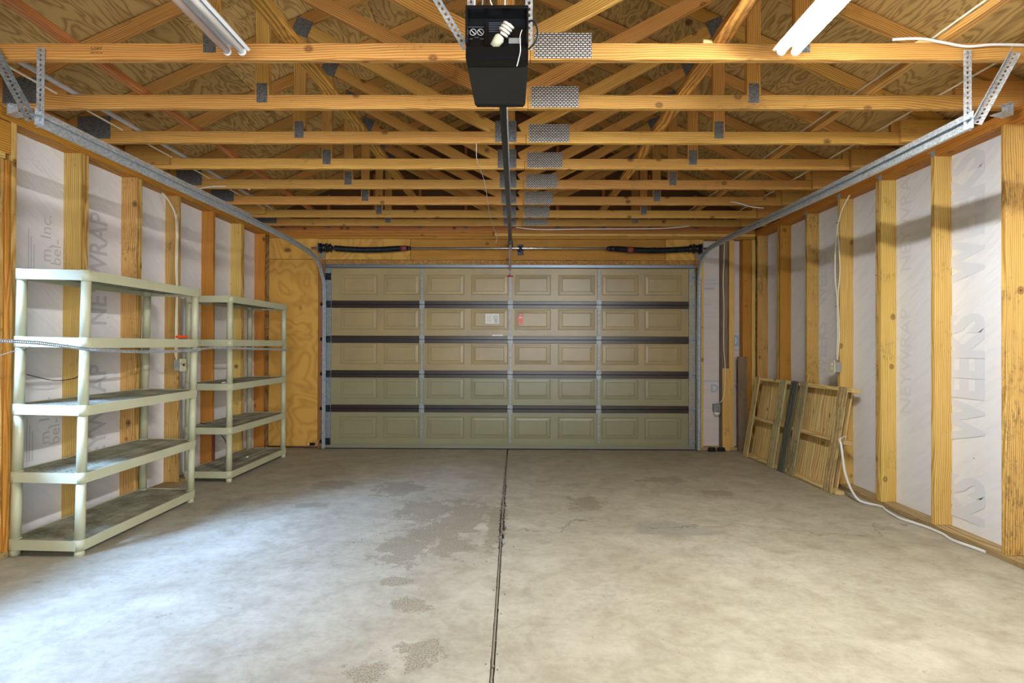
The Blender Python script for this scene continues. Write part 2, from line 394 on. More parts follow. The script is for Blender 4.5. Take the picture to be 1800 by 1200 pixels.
def perforated(name, p0, p1, up, wd, mat, parent=None, pitch=.025, hole=.006, flange=0, fl_side=1):
    """steel strip with a row of real holes; optional second flange makes an angle"""
    m, l = frame(p0, p1, up)
    n = max(2, int(l/pitch)); key = (n, round(l, 3), wd, flange, fl_side, hole)
    if key not in STRIP:
        bm = bmesh.new()
        def row(org, ax):
            for i in range(n):
                cx = -l/2+(i+.5)*l/n; hw = l/n/2; hh = wd/2
                outer = [(-hw, -hh), (0, -hh), (hw, -hh), (hw, 0), (hw, hh), (0, hh), (-hw, hh), (-hw, 0)]
                inner = [(math.cos(pi*1.25+k*pi/4)*hole*1.3, math.sin(pi*1.25+k*pi/4)*hole) for k in range(8)]
                ov = [bm.verts.new(Vector((cx+a_, 0, 0))+org+ax*b_) for a_, b_ in outer]
                iv = [bm.verts.new(Vector((cx+a_, 0, 0))+org+ax*b_) for a_, b_ in inner]
                for k in range(8): bm.faces.new((ov[k], ov[(k+1) % 8], iv[(k+1) % 8], iv[k]))
        row(Vector((0, 0, 0)), Vector((0, 1, 0)))
        if flange: row(Vector((0, fl_side*wd/2, wd/2)), Vector((0, 0, 1)))
        bmesh.ops.remove_doubles(bm, verts=bm.verts[:], dist=1e-5)
        STRIP[key] = tomesh(bm, 'perforated')
    o = link(name, STRIP[key], mat, parent, m)
    sm = o.modifiers.new('thick', 'SOLIDIFY'); sm.thickness = .002; sm.offset = 0
    return o
def textobj(name, body, size, mw, mat, parent, extr=.0002, sx=1.0, bold=0.0):
    cu = bpy.data.curves.new(name, 'FONT'); cu.body = body; cu.size = size; cu.extrude = extr; cu.align_x = 'CENTER'; cu.align_y = 'CENTER'
    cu.offset = bold; cu.resolution_u = 3
    o = bpy.data.objects.new(name, cu); me = None
    C.objects.link(o); bpy.context.view_layer.update()
    dg = bpy.context.evaluated_depsgraph_get(); me = bpy.data.meshes.new_from_object(o.evaluated_get(dg))
    bpy.data.objects.remove(o)
    me.materials.clear()
    return link(name, me, mat, parent, mw @ Matrix.Diagonal((sx, 1, 1, 1)))

# ------------------------------------------------------------------ room constants
XL, XR = -3.274, 3.152           # stud faces
CAV = .13
YF = 7.33                        # framing face of the door wall
Y0 = -2.2
HP, HT = 2.813, 2.8915           # underside of top plates, underside of trusses
X0 = -.06                        # truss centre
SP = .6096

# ------------------------------------------------------------------ floor
floor = link('floor', None); tag(floor, kind='structure')
def jit(y): return .010 if (3.75 < y < 5.7) else .0015
def jx(y): return -.1+.006*math.sin(y*.8)
def slab(side):
    bm = bmesh.new(); ys = []
    y = Y0
    while y < 7.6: ys.append(y); y += .025
    ys.append(7.6)
    rr = random.Random(3+side)
    edge = [jx(y)+side*(.009+abs(rr.gauss(0, jit(y)))+(.006 if 4.1 < y < 4.9 else 0)) for y in ys]
    xo = -3.45 if side < 0 else 3.35
    A = [bm.verts.new((e, y, 0)) for e, y in zip(edge, ys)]
    A2 = [bm.verts.new((e, y, -.03)) for e, y in zip(edge, ys)]
    B = [bm.verts.new((xo, y, 0)) for y in ys]
    for i in range(len(ys)-1):
        bm.faces.new((A[i], A[i+1], B[i+1], B[i])); bm.faces.new((A[i], A[i+1], A2[i+1], A2[i]))
    me = tomesh(bm, 'slab')
    return link('slab', me, 'concrete', floor)
slab(-1); slab(1)
bm = bmesh.new(); add_box(bm, -3.45, 3.35, Y0, 7.6, -.12, -.03); link('subfloor', tomesh(bm, 'sub'), 'debris', floor)
tube('joint_filler', [(jx(y)-.002, y, -.010) for y in (Y0, 0, 1.5, 2.3, 3, 3.6, 4.2, 5, 6, 7.3)], .006, 'debris', floor, 6, 3)
bm = bmesh.new()
for i in range(260):
    y = random.choice([random.uniform(3.7, 5.8), random.uniform(2.3, 7)]); x = jx(y)+random.gauss(0, .018)
    if random.random() < .45: x = random.gauss(-.6, .35); y = random.gauss(4.4, .5)
    s = random.uniform(.002, .006)
    mm = T(x, y, s*.5) @ Euler((random.random()*3, random.random()*3, random.random()*3)).to_matrix().to_4x4()
    bmesh.ops.create_icosphere(bm, subdivisions=1, radius=s, matrix=mm)
g = link('loose_grit', tomesh(bm, 'grit'), 'debris'); tag(g, 'loose concrete grit scattered along the crumbling floor joint', 'grit', kind='stuff')

# ------------------------------------------------------------------ walls
def sheet(name, pts, mat, parent, sub=0):
    bm = bmesh.new(); vs = [bm.verts.new(p) for p in pts]; bm.faces.new(vs)
    me = tomesh(bm, name); o = link(name, me, mat, parent)
    s = o.modifiers.new('t', 'SOLIDIFY'); s.thickness = .004; s.offset = 0
    return o
wall_r = link('wall_right', None); tag(wall_r, kind='structure')
wall_l = link('wall_left', None); tag(wall_l, kind='structure')
wall_f = link('wall_front', None); tag(wall_f, kind='structure')
wall_b = link('wall_back', None); tag(wall_b, kind='structure')
xr, xl = XR+CAV, XL-CAV
def wrapsheet(x, y0, y1, z0, z1, mat, parent, bulge):
    """wrap billowing gently between the studs"""
    bm = bmesh.new(); ny = 5; nz = 14; g_ = []
    rr = random.Random(int(y0*100)+int(x*10))
    ph = rr.uniform(0, 6)
    for i in range(ny+1):
        g_.append([])
        for j in range(nz+1):
            s = i/ny; q = j/nz
            bb = math.sin(pi*s)*math.sin(pi*min(1, q*1.0))*bulge*(.6+.4*math.sin(q*7+ph))
            g_[-1].append(bm.verts.new((x+bb, y0+(y1-y0)*s, z0+(z1-z0)*q)))
    for i in range(ny):
        for j in range(nz):
            f = bm.faces.new((g_[i][j], g_[i+1][j], g_[i+1][j+1], g_[i][j+1])); f.smooth = True
    return link('house_wrap', tomesh(bm, 'wrap'), mat, parent)
# outer sheathing shell so no light leaks
def shell(name, x0, x1, y0, y1, z0, z1, parent, mat='roof_ply'):
    bm = bmesh.new(); add_box(bm, x0, x1, y0, y1, z0, z1); return link(name, tomesh(bm, name), mat, parent)
WY0, WY1, WZ0, WZ1 = .9, 3.49, .95, 2.3
shell('sheathing', xr+.02, xr+.05, Y0, 7.6, -.1, 3.35, wall_r)
shell('sheathing', xl-.05, xl-.02, Y0, WY0, -.1, 3.35, wall_l); shell('sheathing', xl-.05, xl-.02, WY1, 7.6, -.1, 3.35, wall_l)
shell('sheathing', xl-.05, xl-.02, WY0, WY1, -.1, WZ0, wall_l); shell('sheathing', xl-.05, xl-.02, WY0, WY1, WZ1, 3.35, wall_l)
# back wall (behind the camera) with a wide opening added behind the fill light
shell('sheathing', XL-.2, -2.0, Y0-.05, Y0, -.1, 3.35, wall_b); shell('sheathing', 2.6, XR+.2, Y0-.05, Y0, -.1, 3.35, wall_b)
shell('sheathing', -2.0, 2.6, Y0-.05, Y0, -.1, .0, wall_b); shell('sheathing', -2.0, 2.6, Y0-.05, Y0, 2.9, 4.9, wall_b)
shell('sheathing', XL-.2, -2.0, Y0-.05, Y0, 3.35, 4.9, wall_b); shell('sheathing', 2.6, XR+.2, Y0-.05, Y0, 3.35, 4.9, wall_b)

# right wall studs:  (start Y, list of plies (width, material))
dR = 3.587
plies_r = {-5: 1, -4: 1, -3: 1, -2: 1, -1: 1, 0: 1, 1: 1, 2: 2, 3: 1, 4: 1, 5: 2, 6: 1}
sr = []
for i, n in plies_r.items():
    y = dR+i*SP
    for k in range(n):
        m = 'stud_dirty' if i in (0, 4) and k == 0 or (i == 2 and k == 1) or (i == 6) else ('plate' if i == 5 and k == 0 else 'stud')
        xo = 0 if k == 0 else random.uniform(-.004, .006)
        bx('stud', XR+xo, XR+xo+.14, y+k*.039, y+k*.039+.038, .038, HP, m, wall_r, 'Z')
    sr.append((y, y+n*.039))
sr[-1] = (sr[-1][0], YF)
for (a0, a1), (b0, b1) in zip(sr[:-1], sr[1:]):
    wrapsheet(xr, a1-.01, b0+.01, .03, HP, 'wrap', wall_r, -.0015)
bx('sill_plate', XR-.004, XR+.14, Y0, YF, 0, .038, 'sill', wall_r, 'Y')
bx('top_plate', XR, XR+.14, Y0, YF, HP, HP+.038, 'plate', wall_r, 'Y')
bx('top_plate', XR+.003, XR+.14, Y0, YF+.14, HP+.0385, HT-.001, 'plate', wall_r, 'Y')
# left wall studs
dL = 4.145
plies_l = {0: 2, 1: 2, 2: 1, 3: 1, 4: 2, 5: 1}
sl = [(3.5, 3.614)]
for i, n in plies_l.items():
    y = dL+i*SP
    if i == 2: y -= .01
    for k in range(n):
        m = {(0, 1): 'stud_dirty', (1, 0): 'stud_dirty', (2, 0): 'stud_dirty', (3, 0): 'plate', (4, 1): 'stud_dirty', (5, 0): 'plate'}.get((i, k), 'stud')
        g_ = .045 if k else 0
        bx('stud', XL-.14, XL+(0 if k == 0 else -.004), y+g_, y+g_+.038, .038, HP, m, wall_l, 'Z')
    sl.append((y, y+(.083 if n == 2 else .038)))
sl[-1] = (sl[-1][0], YF)
for (a0, a1), (b0, b1) in zip(sl[:-1], sl[1:]):
    wrapsheet(xl, a1-.01, b0+.01, .03, HP, 'wrap_left', wall_l, .0015)
bx('stud', XL-.14, XL, 3.572, 3.610, .038, HP, 'stud', wall_l, 'Z')       # king stud and trimmer beside the window
bx('stud', XL-.14, XL-.01, 3.49, 3.53, .038, 2.56, 'stud_dirty', wall_l, 'Z')
bx('stud', XL-.14, XL+.003, 3.532, 3.570, .038, 2.56, 'plate', wall_l, 'Z')
bx('header', XL-.14, XL, .86, 3.566, 2.60, 2.805, 'plate', wall_l, 'Y')
bx('window_cripple_plate', XL-.14, XL, .86, 3.53, 2.562, 2.599, 'stud', wall_l, 'Y')
bx('window_cripple_plate', XL-.14, XL, WY0, WY1, WZ1, WZ1+.038, 'stud', wall_l, 'Y')
bx('window_sill_plate', XL-.14, XL, WY0, WY1, WZ0-.04, WZ0, 'stud', wall_l, 'Y')
for y in (1.3, 1.9, 2.5, 3.1):
    bx('cripple_stud', XL-.14, XL, y, y+.038, WZ1+.04, 2.56, 'stud', wall_l, 'Z'); bx('cripple_stud', XL-.14, XL, y, y+.038, .038, WZ0-.042, 'stud', wall_l, 'Z')
wrapsheet(xl, WY0, WY1, .03, WZ0, 'wrap_left', wall_l, .01); wrapsheet(xl, WY0, WY1, WZ1, HP, 'wrap_left', wall_l, .005)
for y in (Y0+.02, -1.6, -1.0, -.4, .2, .86):
    bx('stud', XL-.14, XL, y, y+.038, .038, HP, 'stud', wall_l, 'Z')
wrapsheet(xl, Y0, WY0, .03, HP, 'wrap_left', wall_l, .0015)
bx('sill_plate', XL-.14, XL, Y0, YF, 0, .038, 'sill', wall_l, 'Y')
bx('top_plate', XL-.14, XL, Y0, YF, HP, HP+.038, 'plate', wall_l, 'Y')
bx('top_plate', XL-.14, XL-.003, Y0, YF+.14, HP+.0385, HT-.001, 'plate', wall_l, 'Y')
win = link('window_1', None); tag(win, kind='structure')
for args in ((WY0, WY1, WZ0, WZ0+.05), (WY0, WY1, WZ1-.05, WZ1), (WY0, WY0+.05, WZ0+.05, WZ1-.05), (WY1-.05, WY1, WZ0+.05, WZ1-.05)):
    bx('window_frame', xl-.02, xl+.03, *args, 'white', win, 'Y')
bx('window_frame', xl-.015, xl+.02, (WY0+WY1)/2-.02, (WY0+WY1)/2+.02, WZ0+.05, WZ1-.05, 'white', win, 'Z')
for i in range(-3, 13):                                     # blocking between the trusses at the eaves
    y = 2.934+(i)*SP
    if y > 7.3: continue
    for x0, x1, wl in ((XR+.10, XR+.14, wall_r), (XL-.14, XL-.10, wall_l)):
        bx('eave_block', x0, x1, y-SP+.045, y-.005, HT, HT+.16, 'plate', wl, 'Y')

# ---- wall around the garage door
DX0, DX1, DZ = -2.524, 2.363, 2.424
bx('plywood_panel', XL, -2.62, YF, YF+.018, .03, 2.50, 'wall_ply', wall_f, 'Z')
bx('plywood_panel', XL, -2.62, YF, YF+.018, 2.505, 2.83, 'wall_ply', wall_f, 'X')
bx('jamb', -2.62, -2.50, YF+.01, YF+.05, .0, 2.50, 'truss_red', wall_f, 'Z')
bx('header_panel', -2.62, -1.40, YF-.012, YF+.02, 2.497, 2.772, 'wall_ply', wall_f, 'X')
bx('header_board', -1.397, 1.97, YF-.003, YF+.035, 2.497, 2.772, 'plate', wall_f, 'X')
bx('header_panel', 1.973, 2.41, YF-.012, YF+.02, 2.497, 2.772, 'wall_ply', wall_f, 'X')
bx('header_filler', -2.56, 2.41, YF+.002, YF+.045, 2.40, 2.495, 'osb', wall_f, 'X')
bx('top_plate', XL, XR, YF-.004, YF+.13, 2.776, 2.812, 'plate', wall_f, 'X')
bx('top_plate', XL, -.3, YF-.012, YF+.13, 2.814, 2.85, 'plate', wall_f, 'X')
bx('top_plate', -.29, XR, YF-.008, YF+.13, 2.814, 2.85, 'stud', wall_f, 'X')
bx('top_plate', XL, XR, YF, YF+.13, 2.852, 2.889, 'plate', wall_f, 'X')
bx('jamb_stud', 2.412, 2.475, YF-.005, YF+.13, .038, 2.772, 'stud', wall_f, 'Z')
bx('stud', 2.721, 2.80, YF+.012, YF+.13, .038, 2.772, 'grey_board', wall_f, 'Z')
bx('stud', 2.812, 2.878, YF-.002, YF+.13, .038, 2.772, 'stud', wall_f, 'Z')
bx('short_stud', 2.716, 2.815, YF-.035, YF-.004, .0, 1.08, 'stud', wall_f, 'Z')
bx('corner_stud', 2.990, 3.10, YF+.0, YF+.13, .038, 2.772, 'plate', wall_f, 'Z')
bx('corner_stud', 3.105, 3.155, YF-.01, YF+.13, .038, 2.772, 'stud', wall_f, 'Z')
bx('sill_plate', 2.40, XR, YF+.0, YF+.13, 0, .038, 'sill', wall_f, 'X')
def fwrap(x0, x1):
    bm = bmesh.new(); y = YF+.115
    vs = [bm.verts.new(p) for p in ((x0, y, .03), (x1, y, .03), (x1, y, 2.775), (x0, y, 2.775))]; bm.faces.new(vs)
    link('house_wrap', tomesh(bm, 'fw'), 'wrap_front', wall_f)
fwrap(2.47, 2.725); fwrap(2.87, 2.995)
shell('sheathing', XL-.2, DX0, YF+.135, YF+.16, -.1, 3.0, wall_f); shell('sheathing', DX1, XR+.2, YF+.135, YF+.16, -.1, 3.0, wall_f)
shell('sheathing', DX0, DX1, YF+.135, YF+.16, 2.42, 3.0, wall_f)
# gable end over the door
UZ = 3.32; SLOPE = .45
def under(x): return UZ+SLOPE*((3.0+X0+.0)-.46+.06-abs(x-X0))   # rafter underside: 3.32 at x=-2.6
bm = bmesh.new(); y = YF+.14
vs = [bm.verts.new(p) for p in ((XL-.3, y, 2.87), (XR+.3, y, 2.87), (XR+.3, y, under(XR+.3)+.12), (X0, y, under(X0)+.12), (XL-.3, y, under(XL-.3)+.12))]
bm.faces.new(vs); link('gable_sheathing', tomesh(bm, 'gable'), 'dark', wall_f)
bx('gable_chord', XL, XR, YF+.03, YF+.068, HT, HT+.089, 'truss_red', wall_f, 'X')
for x in [X0+k*.6096 for k in range(-5, 6)]:
    bx('gable_stud', x-.019, x+.019, YF+.03, YF+.069, HT+.09, under(x), 'truss_red', wall_f, 'Z')
    bx('nail_plate', x-.03, x+.03, YF+.026, YF+.03, HT+.03, HT+.15, 'plate_metal', wall_f, 'X', 0)

# ------------------------------------------------------------------ roof deck
ceiling = link('ceiling', None); tag(ceiling, kind='structure')
ang = math.atan(SLOPE); top = under(X0)+.10
L_ = 3.62/math.cos(ang)
for side in (-1, 1):
    nrow = 3; wd_ = 1.22
    d = Vector((side*math.cos(ang), 0, -math.sin(ang))); nrm = Vector((side*math.sin(ang), 0, math.cos(ang)))
    for rr_ in range(4):
        s0 = rr_*wd_; s1 = min(s0+wd_-.004, L_)
        if s0 >= L_: break
        y = Y0-.1-(rr_ % 2)*1.22
        while y < 7.6:
            ya = max(y, Y0-.1); yb = min(y+2.436, 7.62)
            if yb-ya > .05:
                c = Vector((X0, 0, top)) + d*((s0+s1)/2) + nrm*.012
                board('roof_panel', (c.x, ya, c.z), (c.x, yb, c.z), (s1-s0), .012, nrm, 'roof_ply', ceiling, 0)
            y += 2.44
bm = bmesh.new()
for side in (-1, 1):
    p = [Vector((X0, Y0-.1, top+.05)), Vector((X0, 7.65, top+.05))]
    e = Vector((side*3.7, 0, -3.7*SLOPE))
    vs = [bm.verts.new(q) for q in (p[0], p[1], p[1]+e, p[0]+e)]; bm.faces.new(vs)
link('roof_covering', tomesh(bm, 'roof'), 'dark', ceiling)

# ------------------------------------------------------------------ trusses
def nailplate(name, cx, y, cz, wd, ht, parent, rot=0, weave=False):
    """toothed connector plate: rows of punched slots as relief"""
    key = ('np', wd, ht, weave)
    if key not in BOX:
        bm = bmesh.new(); add_box(bm, -wd/2, wd/2, -.001, .001, -ht/2, ht/2)
        if weave: nx, nz = 0, 0
        else: nx, nz = max(2, int(wd/.02)), max(2, int(ht/.02))
        for i in range(nx):
            for j in range(nz):
                x = -wd/2+(i+.5+(.5 if j % 2 and weave else 0))*wd/nx; z = -ht/2+(j+.5)*ht/nz
                if x > wd/2-.006: continue
                sx, sz = (.0055, .0018) if weave else (.0022, .007)
                if weave is None: sx, sz = .007, .0022
                add_box(bm, x-sx, x+sx, -.003, -.0005, z-sz, z+sz)
        me = tomesh(bm, 'nail_plate'); BOX[key] = me
    mw = T(cx, y, cz) @ Matrix.Rotation(rot, 4, 'Y')
    return link(name, BOX[key], 'weave_metal' if weave else 'plate_metal', parent, mw)
def make_truss(yy, label, heel_left_plate=True):
    t_ = thing('roof_truss', label, 'truss', (X0, yy, HT), 'roof trusses spanning the garage')
    yc = yy+.019
    z0 = HT+.0445
    board('bottom_chord', (-3.62, yc, z0), (X0+.13, yc, z0), .038, .089, (0, 0, 1), 'truss', t_)
    board('bottom_chord', (X0+.132, yc, z0), (3.5, yc, z0), .038, .089, (0, 0, 1), 'truss', t_)
    for s in (-1, 1):
        e = 3.6
        p0 = Vector((X0+s*.02, yc, under(X0)-.02*SLOPE+.049)); p1 = Vector((X0+s*e, yc, under(X0+s*e)+.049))
        board('rafter', p0, p1, .038, .089, (0, 0, 1), 'truss', t_)
        xq = X0+s*1.575
        board('vertical_web', (xq, yc, HT+.09), (xq, yc, under(xq)+.02), .037, .089, (1, 0, 0), 'truss', t_)
        q0 = Vector((X0+s*.09, yc, HT+.10)); q1 = Vector((X0+s*1.52, yc, under(X0+s*1.52)-.03))
        board('diagonal_web', q0, q1, .0365, .089, (0, 0, 1), 'truss', t_)
        nailplate('nail_plate', xq, yy-.001, HT+.10, .068, .125, t_, 0, None)
        nailplate('nail_plate', xq-s*.02, yy-.001, under(xq)+.01, .13, .13, t_, -s*.4)
    board('king_post', (X0, yc, HT+.09), (X0, yc, under(X0)+.02), .037, .089, (1, 0, 0), 'truss', t_)
    nailplate('nail_plate', X0+.305, yy-.001, HT+.075, .305, .135, t_, 0, True)
    nailplate('nail_plate', X0-.02, yy-.001, HT+.088, .16, .16, t_)
    if heel_left_plate: nailplate('nail_plate', -3.185, yy-.001, HT+.115, .25, .17, t_)
    else:
        bx('heel_block', -3.36, -2.98, yy-.036, yy-.001, HT+.03, HT+.19, 'truss', t_, 'X')
    bx('heel_block', 2.85, 3.36, yy-.036, yy-.001, HT+.0, HT+.165, 'truss', t_, 'X')
    board('heel_block', (-3.35, yc, HT+.13), (-2.9, yc, HT+.13), .036, .08, (0, 0, 1), 'truss', t_)
    board('heel_block', (3.30, yc, HT+.13), (2.8, yc, HT+.13), .036, .08, (0, 0, 1), 'truss', t_)
    nailplate('nail_plate', X0, yy-.001, under(X0)+.0, .24, .16, t_)
    return t_
def copy_tree(o, mw, parent=None):
    c = o.copy(); C.objects.link(c)
    delta = mw
    W[c] = delta @ W[o]
    if parent: c.parent = parent; c.matrix_basis = o.matrix_basis.copy()
    else: c.matrix_basis = W[c]
    for ch in list(o.children): copy_tree(ch, mw, c)
    return c
dT = 2.934
names = ['nearest full roof truss, crossing right behind the opener motor', 'second roof truss from the camera, in front of the opener rail start',
         'third roof truss counting from the camera towards the garage door', 'fourth roof truss from the camera, with a block at its left heel',
         'fifth roof truss from the camera, halfway along the opener rail', 'sixth roof truss from the camera, beyond the middle of the ceiling',
         'seventh roof truss from the camera, with a block at its left heel', 'last roof truss in front of the gable wall above the garage door']
tA = make_truss(dT, names[0], True)
tB = make_truss(dT+3*SP, names[3], False)
pos = [dT+i*SP for i in range(8)]; pos[7] = 7.06
for i in (1, 2, 4, 5, 7):
    c = copy_tree(tA, T(0, pos[i]-dT, 0)); relabel(c, names[i])
c = copy_tree(tB, T(0, 3*SP, 0)); relabel(c, names[6])
for k, lb in ((1, 'roof truss above the camera, the near ends of both shop lights hang under it'), (2, 'roof truss overhead just behind the camera position')):
    c = copy_tree(tA, T(0, -k*SP, 0)); relabel(c, lb)
for x0_, x1_, lb in ((.985, 1.075, 'small wood offcut on the nearest truss beside the rough golden brace'), (2.12, 2.235, 'small wood offcut on the nearest truss near the right brace')):
    o = bx('wood_offcut', x0_, x1_, dT, dT+.036, HT+.0895, HT+.109, 'pallet', None, 'X'); tag(o, lb, 'offcut')
# continuous braces lying on the bottom chords
zb = HT+.0895
def brace(x, wd, mat, label, y0=1.0, y1=7.25, x1=None, th=.036):
    x1 = x if x1 is None else x1
    m, l = frame((x, y0, zb+th/2), (x1, y1, zb+th/2), (0, 0, 1))
    o = link('lateral_brace', boxmesh(l, wd, th), mat, None, m); tag(o, label, 'brace', 'long braces lying across the trusses'); return o
brace(-1.25, .085, 'bark', 'rough bark edged brace on the trusses right of the unlit light', x1=-1.1)
brace(1.10, .085, 'bark', 'rough golden brace on the trusses left of the lit light', x1=1.03)
brace(-2.37, .06, 'truss_red', 'reddish brace on the trusses above the left door track', x1=-2.47)
brace(2.31, .06, 'truss', 'brace on the trusses above the right door track', x1=2.14)
t1 = tube('conduit', [(-2.86, 1.5, zb+.016), (-2.86, 4, zb+.016), (-2.93, 7.2, zb+.016)], .016, 'pipe', None, 10, 4); tag(t1, 'grey conduit pipe running over the trusses along the left side', 'pipe')
t1 = tube('cable', [(-2.93, 1.5, zb+.008), (-2.97, 4, zb+.008), (-3.0, 7.2, zb+.008)], .007, 'romex', None, 8, 4); tag(t1, 'thin pale cable lying on the trusses beside the grey conduit', 'cable')
t1 = tube('cable', [(2.25, 1.5, zb+.045), (2.2, 4, zb+.045), (2.1, 7.2, zb+.045)], .006, 'romex', None, 8, 4); tag(t1, 'thin white cable running along the right brace above the trusses', 'cable')
t1 = tube('cable', [(2.72, 3.0, zb+.007), (2.70, 4, zb+.007), (2.66, 7.2, zb+.007)], .006, 'romex', None, 8, 4); tag(t1, 'thin white cable over the trusses nearest the right wall', 'cable')
t1 = tube('cable', [(1.98, dT-.01, zb+.012), (2.12, dT-.015, zb+.014), (2.25, dT-.02, zb-.012), (2.36, dT-.02, zb-.03), (2.5, dT-.02, zb-.02), (2.7, dT-.01, zb-.018), (2.9, dT-.01, zb-.02)], .007, 'whitecord', None, 8, 6)
tag(t1, 'white cable stapled along the nearest truss by the right hanger', 'cable')
t1 = tube('cable', [(-.0, 7.0, HT-.03), (.3, 7.01, HT-.055), (.9, 7.02, HT-.045), (1.8, 7.03, HT-.035), (2.2, 7.05, HT+.0)], .006, 'whitecord', None, 8, 6)
tag(t1, 'white cable sagging under the last truss above the door header', 'cable')
t1 = tube('cable', [(-3.1, 5.3, HT-.035), (-2.95, 5.35, HT+.01), (-2.8, 5.38, HT+.02), (-2.6, 5.40, HT+.0)], .005, 'whitecord', None, 8, 6)
tag(t1, 'short white cable looping from the left wall plate to a truss', 'cable')
t1 = tube('cable', [(2.2, 6.0, HT+.03), (2.35, 5.98, HT+.03), (2.5, 5.96, HT-.02), (2.65, 5.95, HT-.04)], .005, 'whitecord', None, 8, 6)
tag(t1, 'short white cable looping down beside the right track', 'cable')

# ------------------------------------------------------------------ garage door
door = link('door_1', None); tag(door, kind='structure')
DY = 7.32
joints = [0.055, .533, .987, 1.444, 1.906, DZ-.04]
bays = [(-2.321, -1.831), (-1.748, -1.274), (-1.169, -.68), (-.59, -.102), (-.012, .461), (.559, 1.038), (1.136, 1.615), (1.697, 2.183)]
pz = [(.145, .425), (.665, .935), (1.12, 1.39), (1.575, 1.845), (2.035, 2.30)]
def raised(x0, x1, z0, z1):
    """stamped panel: step in, sloped field, raised centre"""
    bm = bmesh.new(); loops = []
    for ins, dy in ((0, 0), (.007, .007), (.014, .007), (.016, .0), (.050, -.003), (.053, .0015), (.057, -.002)):
        loops.append([bm.verts.new(p) for p in ((x0+ins, dy, z0+ins*.9), (x1-ins, dy, z0+ins*.9), (x1-ins, dy, z1-ins*.9), (x0+ins, dy, z1-ins*.9))])
    for A, B in zip(loops[:-1], loops[1:]):
        for i in range(4): bm.faces.new((A[i], A[(i+1) % 4], B[(i+1) % 4], B[i]))
    bm.faces.new(loops[-1]); return bm
for s in range(5):
    z0, z1 = joints[s], joints[s+1]; m = 'door_olive' if s < 2 else 'door_tan'
    e0 = z0+(.0 if s == 0 else .048); e1 = z1-(0 if s == 4 else .048)
    bm = bmesh.new()
    xs = [DX0]+[v for b_ in bays for v in b_]+[DX1]
    pa, pb = pz[s]
    def quad(xa, xb, za, zb_):
        vs = [bm.verts.new(p) for p in ((xa, 0, za), (xb, 0, za), (xb, 0, zb_), (xa, 0, zb_))]; bm.faces.new(vs)
    for i in range(len(xs)-1):
        if i % 2 == 0: quad(xs[i], xs[i+1], e0, e1)
        else: quad(xs[i], xs[i+1], e0, pa); quad(xs[i], xs[i+1], pb, e1)
    add_box(bm, DX0, DX1, .018, .045, z0+.002, z1-.002)
    # folded lips above and below the face
    add_box(bm, DX0, DX1, -.006, .018, e0, e0+.010); add_box(bm, DX0, DX1, -.006, .018, e1-.010, e1)
    add_box(bm, DX0, DX1, -.004, .0, e0+.022, e0+.026)
    sec = link('door_section', tomesh(bm, 'section'), m, door, T(0, DY, 0))
    for (xa, xb) in bays:
        link('raised_panel', tomesh(raised(xa, xb, pa, pb), 'rp'), m, sec, T(0, DY, 0))
    if s > 0:
        for za, zc in ((z0-.049, z0-.001), (z0+.001, z0+.049)):
            bx('section_rail', DX0+.06, DX1-.06, DY-.010, DY+.02, za, zc, 'door_brown', door, 'X', .004)
# top strut, bottom rail and seal
bm = bmesh.new()
sweep(bm, [(DX0+.02, 0, 0), (DX1-.02, 0, 0)], [(.0, -.026), (.0, -.020), (.045, -.014), (.045, .014), (.0, .020), (.0, .026), (.004, .026), (.05, .017), (.05, -.017), (.004, -.026)])
link('top_strut', tomesh(bm, 'strut'), 'strut', door, T(0, DY-.004, 2.408))
bx('bottom_rail', DX0, DX1, DY-.012, DY+.03, .012, .056, 'door_bottom', door, 'X')
bx('bottom_seal', DX0, DX1, DY-.006, DY+.03, .0, .014, 'rubber', door, 'X', .004)
# stiles with hinges
hz = joints[1:5]
def hinge(x, z, parent, wd=.034):
    bm = bmesh.new()
    prof = [(-.009, -.115), (.009, -.115), (.012, -.075), (wd, -.045), (wd, .045), (.012, .075), (.009, .115), (-.009, .115), (-.012, .075), (-wd, .045), (-wd, -.045), (-.012, -.075)]
    f0 = [bm.verts.new((a_, -.004, b_)) for a_, b_ in prof]; f1 = [bm.verts.new((a_, .0, b_)) for a_, b_ in prof]
    bm.faces.new(f0); bm.faces.new(f1[::-1])
    for i in range(len(prof)): bm.faces.new((f0[i], f0[(i+1) % 12], f1[(i+1) % 12], f1[i]))
    cyl(bm, (-wd, -.008, 0), (wd, -.008, 0), .006, None, 8)
    for a_, b_ in ((-.014, .035), (.014, .035), (0, .06), (-.014, -.035), (.014, -.035), (0, -.06)): cyl(bm, (a_, -.004, b_), (a_, -.009, b_), .005, None, 6)
    o = link('hinge', tomesh(bm, 'hinge'), 'galv_dark', parent, T(x, DY-.020, z))
    return o
for x in (-1.236, -.072, 1.091):
    for s in range(5):
        z0 = joints[s]+(.03 if s == 0 else .012); z1 = joints[s+1]-.012 if s < 4 else 2.38
        st = link('center_stile', None, None, None) if False else None
        bm = bmesh.new(); add_box(bm, -.0135, .0135, -.016, 0, z0, z1)
        for k in range(int((z1-z0)/.06)): cyl(bm, (0, -.016, z0+.04+k*.06), (0, -.0175, z0+.04+k*.06), .0035, None, 6)
        link('center_stile', tomesh(bm, 'stile'), 'galv_dark', door, T(x, DY-.003, 0))
    for z in hz: hinge(x, z, door)
